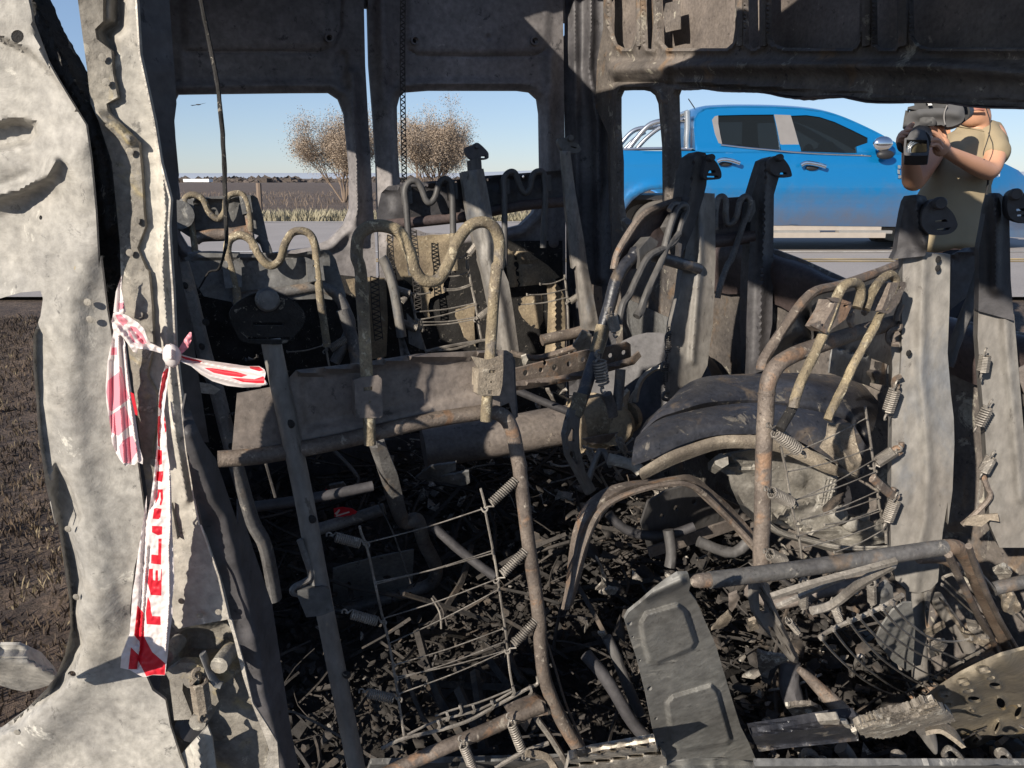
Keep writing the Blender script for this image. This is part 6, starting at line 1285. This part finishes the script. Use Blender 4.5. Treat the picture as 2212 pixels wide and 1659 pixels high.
tube('aerial',[TPn(x,y)+Vector((0,.9,-.03)),TPn(*T('C 232,568')[0])+Vector((0,.9,0))],.008,BLK,truck,sm=1,seg=5)
MB().ball(TPn(x,y)+Vector((0,.9,-.02)),.06,sc=(1.4,.6,.7)).build('aerial_base',BLK,truck)
for s in ('C 1432,1020 1450,1020 1450,1040 1434,1040','C 1430,1045 1446,1050 1446,1075 1432,1072','C 1436,1082 1462,1082 1462,1100 1436,1100'):
    sheet('side_badge',T(s),TPn,truck,CHR,step=8,off=.09,thick=.02)
CL=plain('headlamp_lens',(.62,.66,.68),.15,.3)
def Front(x,y,off=0): return TPn(x,y,off)+Vector((0,.55*min(max(0,(x-2085)/160),1)**2,0))
sheet('headlight',T('C 2060,1062 2100,1055 2160,1062 2205,1085 2235,1120 2200,1135 2150,1130 2100,1105'),Front,truck,CL,step=6,off=.12,thick=.05,h=lambda x,y:.02*np.sin(x*.5))
sheet('bumper_trim',T('C 2080,1380 2200,1350 2290,1370 2290,1420 2200,1440 2100,1430'),Front,truck,BLK,step=8,off=.11,thick=.05)
sheet('fog_lamp_surround',T('C 2120,1440 2200,1420 2280,1430 2270,1460 2150,1470'),Front,truck,ALW,step=8,off=.11,thick=.04)

# ------------------------------------------------------------------ cameraman
SK=plain('tanned_skin',(.56,.30,.19),.55); SH=plain('olive_khaki_shirt',(.30,.245,.16),.9,spec=.15); PTM=plain('dark_trousers',(.03,.032,.04),.9); HR=plain('dark_hair',(.03,.022,.018),.8)
CB=plain('black_camera_body',(.028,.028,.03),.55); CG=plain('grey_camera_fabric',(.085,.085,.088),.85); CLN=plain('lens_glass',(.25,.22,.14),.08,.6,coat=.6)
person=empty('person',(2.14,3.85,-.27),'man in an olive T-shirt filming with a shoulder video camera','person')
MD=3.72
def pm(px,py,d=MD): return P(px,py,d)
def skin(name,chains,m_,par,lev=2,root=0):
    """one continuous body grown over a skeleton; chains share joints by name"""
    idx={};V=[];R=[];E=[];org=par.location
    for ch in chains:
        prev=None
        for key,p,r in ch:
            if key not in idx: idx[key]=len(V); V.append(Vector(p)-org); R.append(r if isinstance(r,tuple) else (r,r))
            if prev is not None: E.append((idx[prev],idx[key]))
            prev=key
    me=bpy.data.meshes.new(name); me.from_pydata(V,E,[]); me.materials.append(m_); o=bpy.data.objects.new(name,me); C.objects.link(o); o.parent=par
    md=o.modifiers.new('Skin','SKIN'); me.skin_vertices.new() if not me.skin_vertices else None
    for i,r in enumerate(R): me.skin_vertices[0].data[i].radius=r
    me.skin_vertices[0].data[root].use_root=True; md.use_smooth_shade=True; md.branch_smoothing=.5
    s=o.modifiers.new('Subsurf','SUBSURF'); s.levels=lev; s.render_levels=lev
    dg=bpy.context.evaluated_depsgraph_get(); ev=o.evaluated_get(dg); m2=bpy.data.meshes.new_from_object(ev); o.modifiers.clear(); o.data=m2
    for p in m2.polygons: p.use_smooth=True
    return o
K=3.72/F0   # metres per grid unit at the man
hip=pm(2052,560,3.78)
pelv=hip
def off(p,x,y,z): return Vector(p)+Vector((x,y,z))
neckb=pm(2108,276,3.74); chest=pm(2070,350,3.76); waist=pm(2058,460,3.78); head0=pm(2100,252,3.70)
ls=pm(2160,283,3.76); rs=pm(2035,300,3.80)
le=pm(2140,374,3.60); lw_=pm(2042,326,3.36); re=pm(1972,398,3.62); rw_=pm(1962,318,3.38)
fz=-.27
lf=Vector((hip.x+.14,hip.y+.05,fz)); rf=Vector((hip.x-.14,hip.y+.0,fz))
body=skin('body',[[('pel',pelv,(.15,.11)),('wai',waist,(.15,.11)),('che',chest,(.165,.125)),('nb',neckb,(.07,.07)),('nk',off(neckb,.0,-.02,.05),(.062,.062)),('h0',head0,(.07,.075)),('h1',off(head0,0,.0,.09),(.082,.10)),('h2',off(head0,0,.01,.19),(.06,.075))],
 [('che',chest,0),('ls',ls,(.068,.068)),('le',le,(.046,.046)),('lm',le.lerp(lw_,.35),(.046,.044)),('lw',lw_,(.028,.026)),('lh',lw_.lerp(pm(2020,305,3.30),.6),(.036,.022))],
 [('che',chest,0),('rs',rs,(.066,.066)),('re',re,(.050,.050)),('rm',re.lerp(rw_,.35),(.046,.044)),('rw',rw_,(.029,.027)),('rh',pm(1957,292,3.33),(.036,.024))],
 [('pel',pelv,0),('lk',Vector((hip.x+.12,hip.y-.02,fz+.52)),(.075,.075)),('la',off(lf,0,0,.1),(.045,.045)),('lt',off(lf,0,-.14,.04),(.045,.035))],
 [('pel',pelv,0),('rk',Vector((hip.x-.12,hip.y-.04,fz+.52)),(.075,.075)),('ra',off(rf,0,0,.1),(.045,.045)),('rt',off(rf,0,-.14,.04),(.045,.035))]],SK,person)
# shirt: loose tube over trunk with sleeves
shirt=skin('t_shirt',[[('hem',pm(2052,552,3.78),(.20,.145)),('h2',pm(2052,528,3.78),(.20,.145)),('a',pm(2054,470,3.78),(.195,.14)),('b',pm(2062,400,3.77),(.195,.145)),('c',pm(2082,335,3.76),(.20,.145)),('d',pm(2100,296,3.76),(.13,.105)),('n',off(neckb,0,0,.004),(.078,.075))],
 [('c',0,0),('s1',off(ls,-.02,0,-.01),(.090,.088)),('s2',ls.lerp(le,.45),(.078,.076)),('s3',ls.lerp(le,.70),(.080,.076))],
 [('c',0,0),('r1',off(rs,.02,0,-.02),(.09,.09)),('r2',rs.lerp(re,.35),(.08,.075))]],SH,person,3)
me=shirt.data
for v in me.vertices:
    p=v.co*9; q=v.co; v.co+=v.normal*(.014*noise.noise(Vector((q.x*11+q.z*4,q.y*6,q.z*7-q.x*6)))+.007*noise.noise(Vector((q.x*26+q.z*14,q.y*12,q.z*13-q.x*15)))); 
trs=skin('trousers',[[('p',off(pelv,0,0,.13),(.165,.125)),('q',pelv,(.17,.13)),('k',Vector((hip.x+.12,hip.y-.02,fz+.52)),(.10,.10)),('a',off(lf,0,.0,.12),(.085,.085))],[('q',0,0),('k2',Vector((hip.x-.12,hip.y-.04,fz+.52)),(.10,.10)),('a2',off(rf,0,.0,.12),(.085,.085))]],PTM,person)
for f_ in (lf,rf): MB().ball(off(f_,0,-.08,.04),.14,sc=(.42,1,.42),n=6).build('shoe',CB,person)
# face: nose, mouth, ear, hair, cap of hair
fc=off(head0,0,-.0,.07)
MB().ball(off(fc,-.028,-.085,.005),.022,sc=(.8,1,1.3),n=6).build('nose',SK,person)
tube('mouth',[off(fc,-.055,-.078,-.045),off(fc,-.028,-.093,-.043),off(fc,.003,-.085,-.047)],.006,plain('lips',(.40,.16,.12),.5),person,seg=6)
for dx in (-.055,.012): MB().ball(off(fc,dx,-.082,.045),.012,sc=(1.3,.6,.7)).build('eye',plain('eye',(.6,.6,.58),.2),person)
MB().ball(off(fc,.086,.01,.01),.032,sc=(.35,.7,1.1)).build('ear',SK,person)
MB().ball(off(fc,0,.03,.09),.108,sc=(.9,1.05,.85),n=8).build('hair',HR,person)
# hands: palm in body, five fingers each
def finger(pts,r0,name='finger'):
    m=MB().tube(pts,[r0,r0*1.05,r0*.95,r0*.9,r0*.62],seg=8,sm=5); m.ball(pts[-1],r0*.68,n=4); return m.build(name,SK,person)
def pf(s,d0,d1):
    q=T(s); n=len(q); return [P(x,y,d0+(d1-d0)*i/(n-1)) for i,(x,y) in enumerate(q)]
finger(pf('C 1715,870 1680,820 1650,790 1610,795 1585,800',3.33,3.27),.0125)
finger(pf('C 1705,880 1675,840 1645,820 1615,822 1598,820',3.31,3.26),.0125)
finger(pf('C 1700,900 1680,870 1655,862 1635,865 1620,868',3.30,3.26),.012)
finger(pf('C 1700,925 1680,900 1660,892 1645,896 1635,900',3.30,3.27),.010)
finger(pf('C 1710,900 1720,850 1705,800 1680,785 1650,790',3.35,3.31),.0125,'thumb')
MB().ball(P(1438+1700*.35,905*.35,3.33),.042,sc=(.9,.6,1.0),n=7).build('palm',SK,person)
finger(pf('C 1470,860 1480,820 1500,790 1515,775 1525,765',3.30,3.27),.0125)
finger(pf('C 1462,870 1468,835 1485,810 1500,805 1512,800',3.30,3.26),.0125)
finger(pf('C 1455,880 1452,850 1462,830 1480,825 1495,825',3.31,3.27),.012)
finger(pf('C 1450,890 1445,865 1450,850 1460,845 1475,845',3.31,3.28),.010)
finger(pf('C 1470,880 1490,860 1505,845 1515,838 1522,835',3.33,3.30),.0125,'thumb')
MB().ball(P(1438+1468*.35,865*.35,3.34),.040,sc=(.8,.6,1.1),n=7).build('palm',SK,person)
tube('wrist_strap',[P(1438+x*.35,y*.35,3.31) for x,y in ((1440,880),(1448,915),(1470,930))],.012,CB,person,seg=8)
# video camera
vc=empty('video_camera',P(1990,290,3.35),'black shoulder video camera with square lens hood held by the man','camera')
V1=facing(2000,290,3.30,-28,0)
sheet('camera_body',T('C 1500,690 1540,665 1600,660 1700,645 1780,640 1830,650 1845,690 1840,740 1800,770 1740,785 1700,770 1640,778 1560,775 1540,790 1500,800 1470,790 1485,730'),V1,vc,CG,step=5,sm=2,thick=.24,off=.0,h=hsum(ridge(T('C 1570,700 1680,690 1800,700'),.03,14),bumps(.012,12,101)))
sheet('camera_top',T('C 1530,628 1560,622 1620,624 1740,628 1740,660 1700,668 1560,680 1500,672 1490,680 1495,660 1535,650'),V1,vc,CB,step=6,thick=.10,off=.02,h=bumps(.006,12,102))
sheet('camera_handle',T('C 1500,580 1560,560 1760,570 1850,590 1850,612 1760,600 1560,600 1520,625 1500,625'),V1,vc,CB,step=8,thick=.04,off=-.03)
sheet('side_module',T('C 1568,730 1590,722 1650,722 1668,735 1668,768 1655,778 1575,775 1565,762'),V1,vc,CB,step=5,thick=.02,off=.035,h=hsum(*[ridge(T('C %d,745 %d,765'%(k,k)),.006,1.5) for k in (1590,1610,1630,1650)]))
tube('zipper_strip',[V1(x,y,.035) for x,y in T('C 1738,650 1722,690 1718,730 1725,770')],.003,GRY,vc,seg=6)
sheet('grip_cover',T('C 1480,680 1515,690 1510,740 1490,790 1475,800 1462,790 1470,730'),V1,vc,CB,step=6,thick=.10,off=-.02,h=bumps(.01,10,103))
tube('viewfinder_cup',[P(1438+1800*.35,700*.35,3.36),P(1438+1850*.35,690*.35,3.44)],[.05,.035],CB,vc,seg=14,sm=1)
tube('lens_barrel',[P(1990,290,3.35),P(1982,308,3.12)],[.045,.048],CB,vc,seg=20,sm=1)
# lens hood: square bell with opening
VH=facing(1979,318,3.02,-28,20)
ho=rnd(T('C 1473,865 1490,850 1605,852 1622,865 1626,900 1624,950 1600,960 1490,960 1470,945'),2)
hi=rnd(T('C 1486,868 1500,862 1600,864 1612,872 1614,930 1596,942 1500,942 1484,930'),2)
sheet('lens_hood',ho,VH,vc,CG,holes=[hi],step=5,thick=.10)
tube('front_element',[P(1980,322,3.12),P(1980,323,3.06)],.046,CLN,vc,seg=24,sm=1)
for r in (.040,.033,.026):
    c=P(1980,323,3.055); tube('lens_ring',[c+Vector((r*math.cos(a),0,r*math.sin(a))) for a in [6.283*i/16 for i in range(17)]],.003,CHS,vc,seg=5,sm=1)
sheet('hood_top',T('C 1490,850 1510,815 1545,795 1600,805 1622,865 1605,852'),VH,vc,CG,step=6,thick=.02,off=-.03,h=ridge(T('C 1545,795 1560,850'),.02,8))
# the white mark on the camera top
fv=MB(); 
for s in ('C 1645,628 1620,628 1618,636 1640,637 1645,645 1620,647','C 1603,626 1612,626'):
    fv.tube([V1(x,y,.042) for x,y in T(s)],.0045,seg=5,sm=1)
fv.build('white_number',plain('white_print',(.7,.7,.7)),vc)
tag(tube('earphone_cord',[P(x,y,3.45) for x,y in T('C 1970,640 1985,690 2000,740 2002,800 1985,870 1965,930 1960,960')],.0022,CB,None,seg=5),'thin black cord hanging down the front of the olive T-shirt','cord')
tag(tube('camera_strap',[P(x,y,3.62) for x,y in T('C 1985,1070 1990,1120 1975,1200 1968,1260')],.008,CB,None,seg=6,flat=.4),'thin dark strap hanging at the side of the olive T-shirt','strap')
# bird
bd=MB(); b0=P(428,226,60); bd.ball(b0,.10,sc=(2.0,.6,.5),n=5); 
bd.add([b0+Vector((-.1,0,0)),b0+Vector((.15,0,0)),b0+Vector((.62,.2,.16)),b0+Vector((.3,.35,.10))],[(0,1,2,3)]); bd.add([b0+Vector((-.1,0,0)),b0+Vector((.1,0,0)),b0+Vector((-.35,-.3,-.12)),b0+Vector((-.55,-.2,-.05))],[(0,1,2,3)])
bo_=bd.build('flying_bird',BLK,None,smooth=False); tag(bo_,'small dark bird flying high in the left rear window','bird')
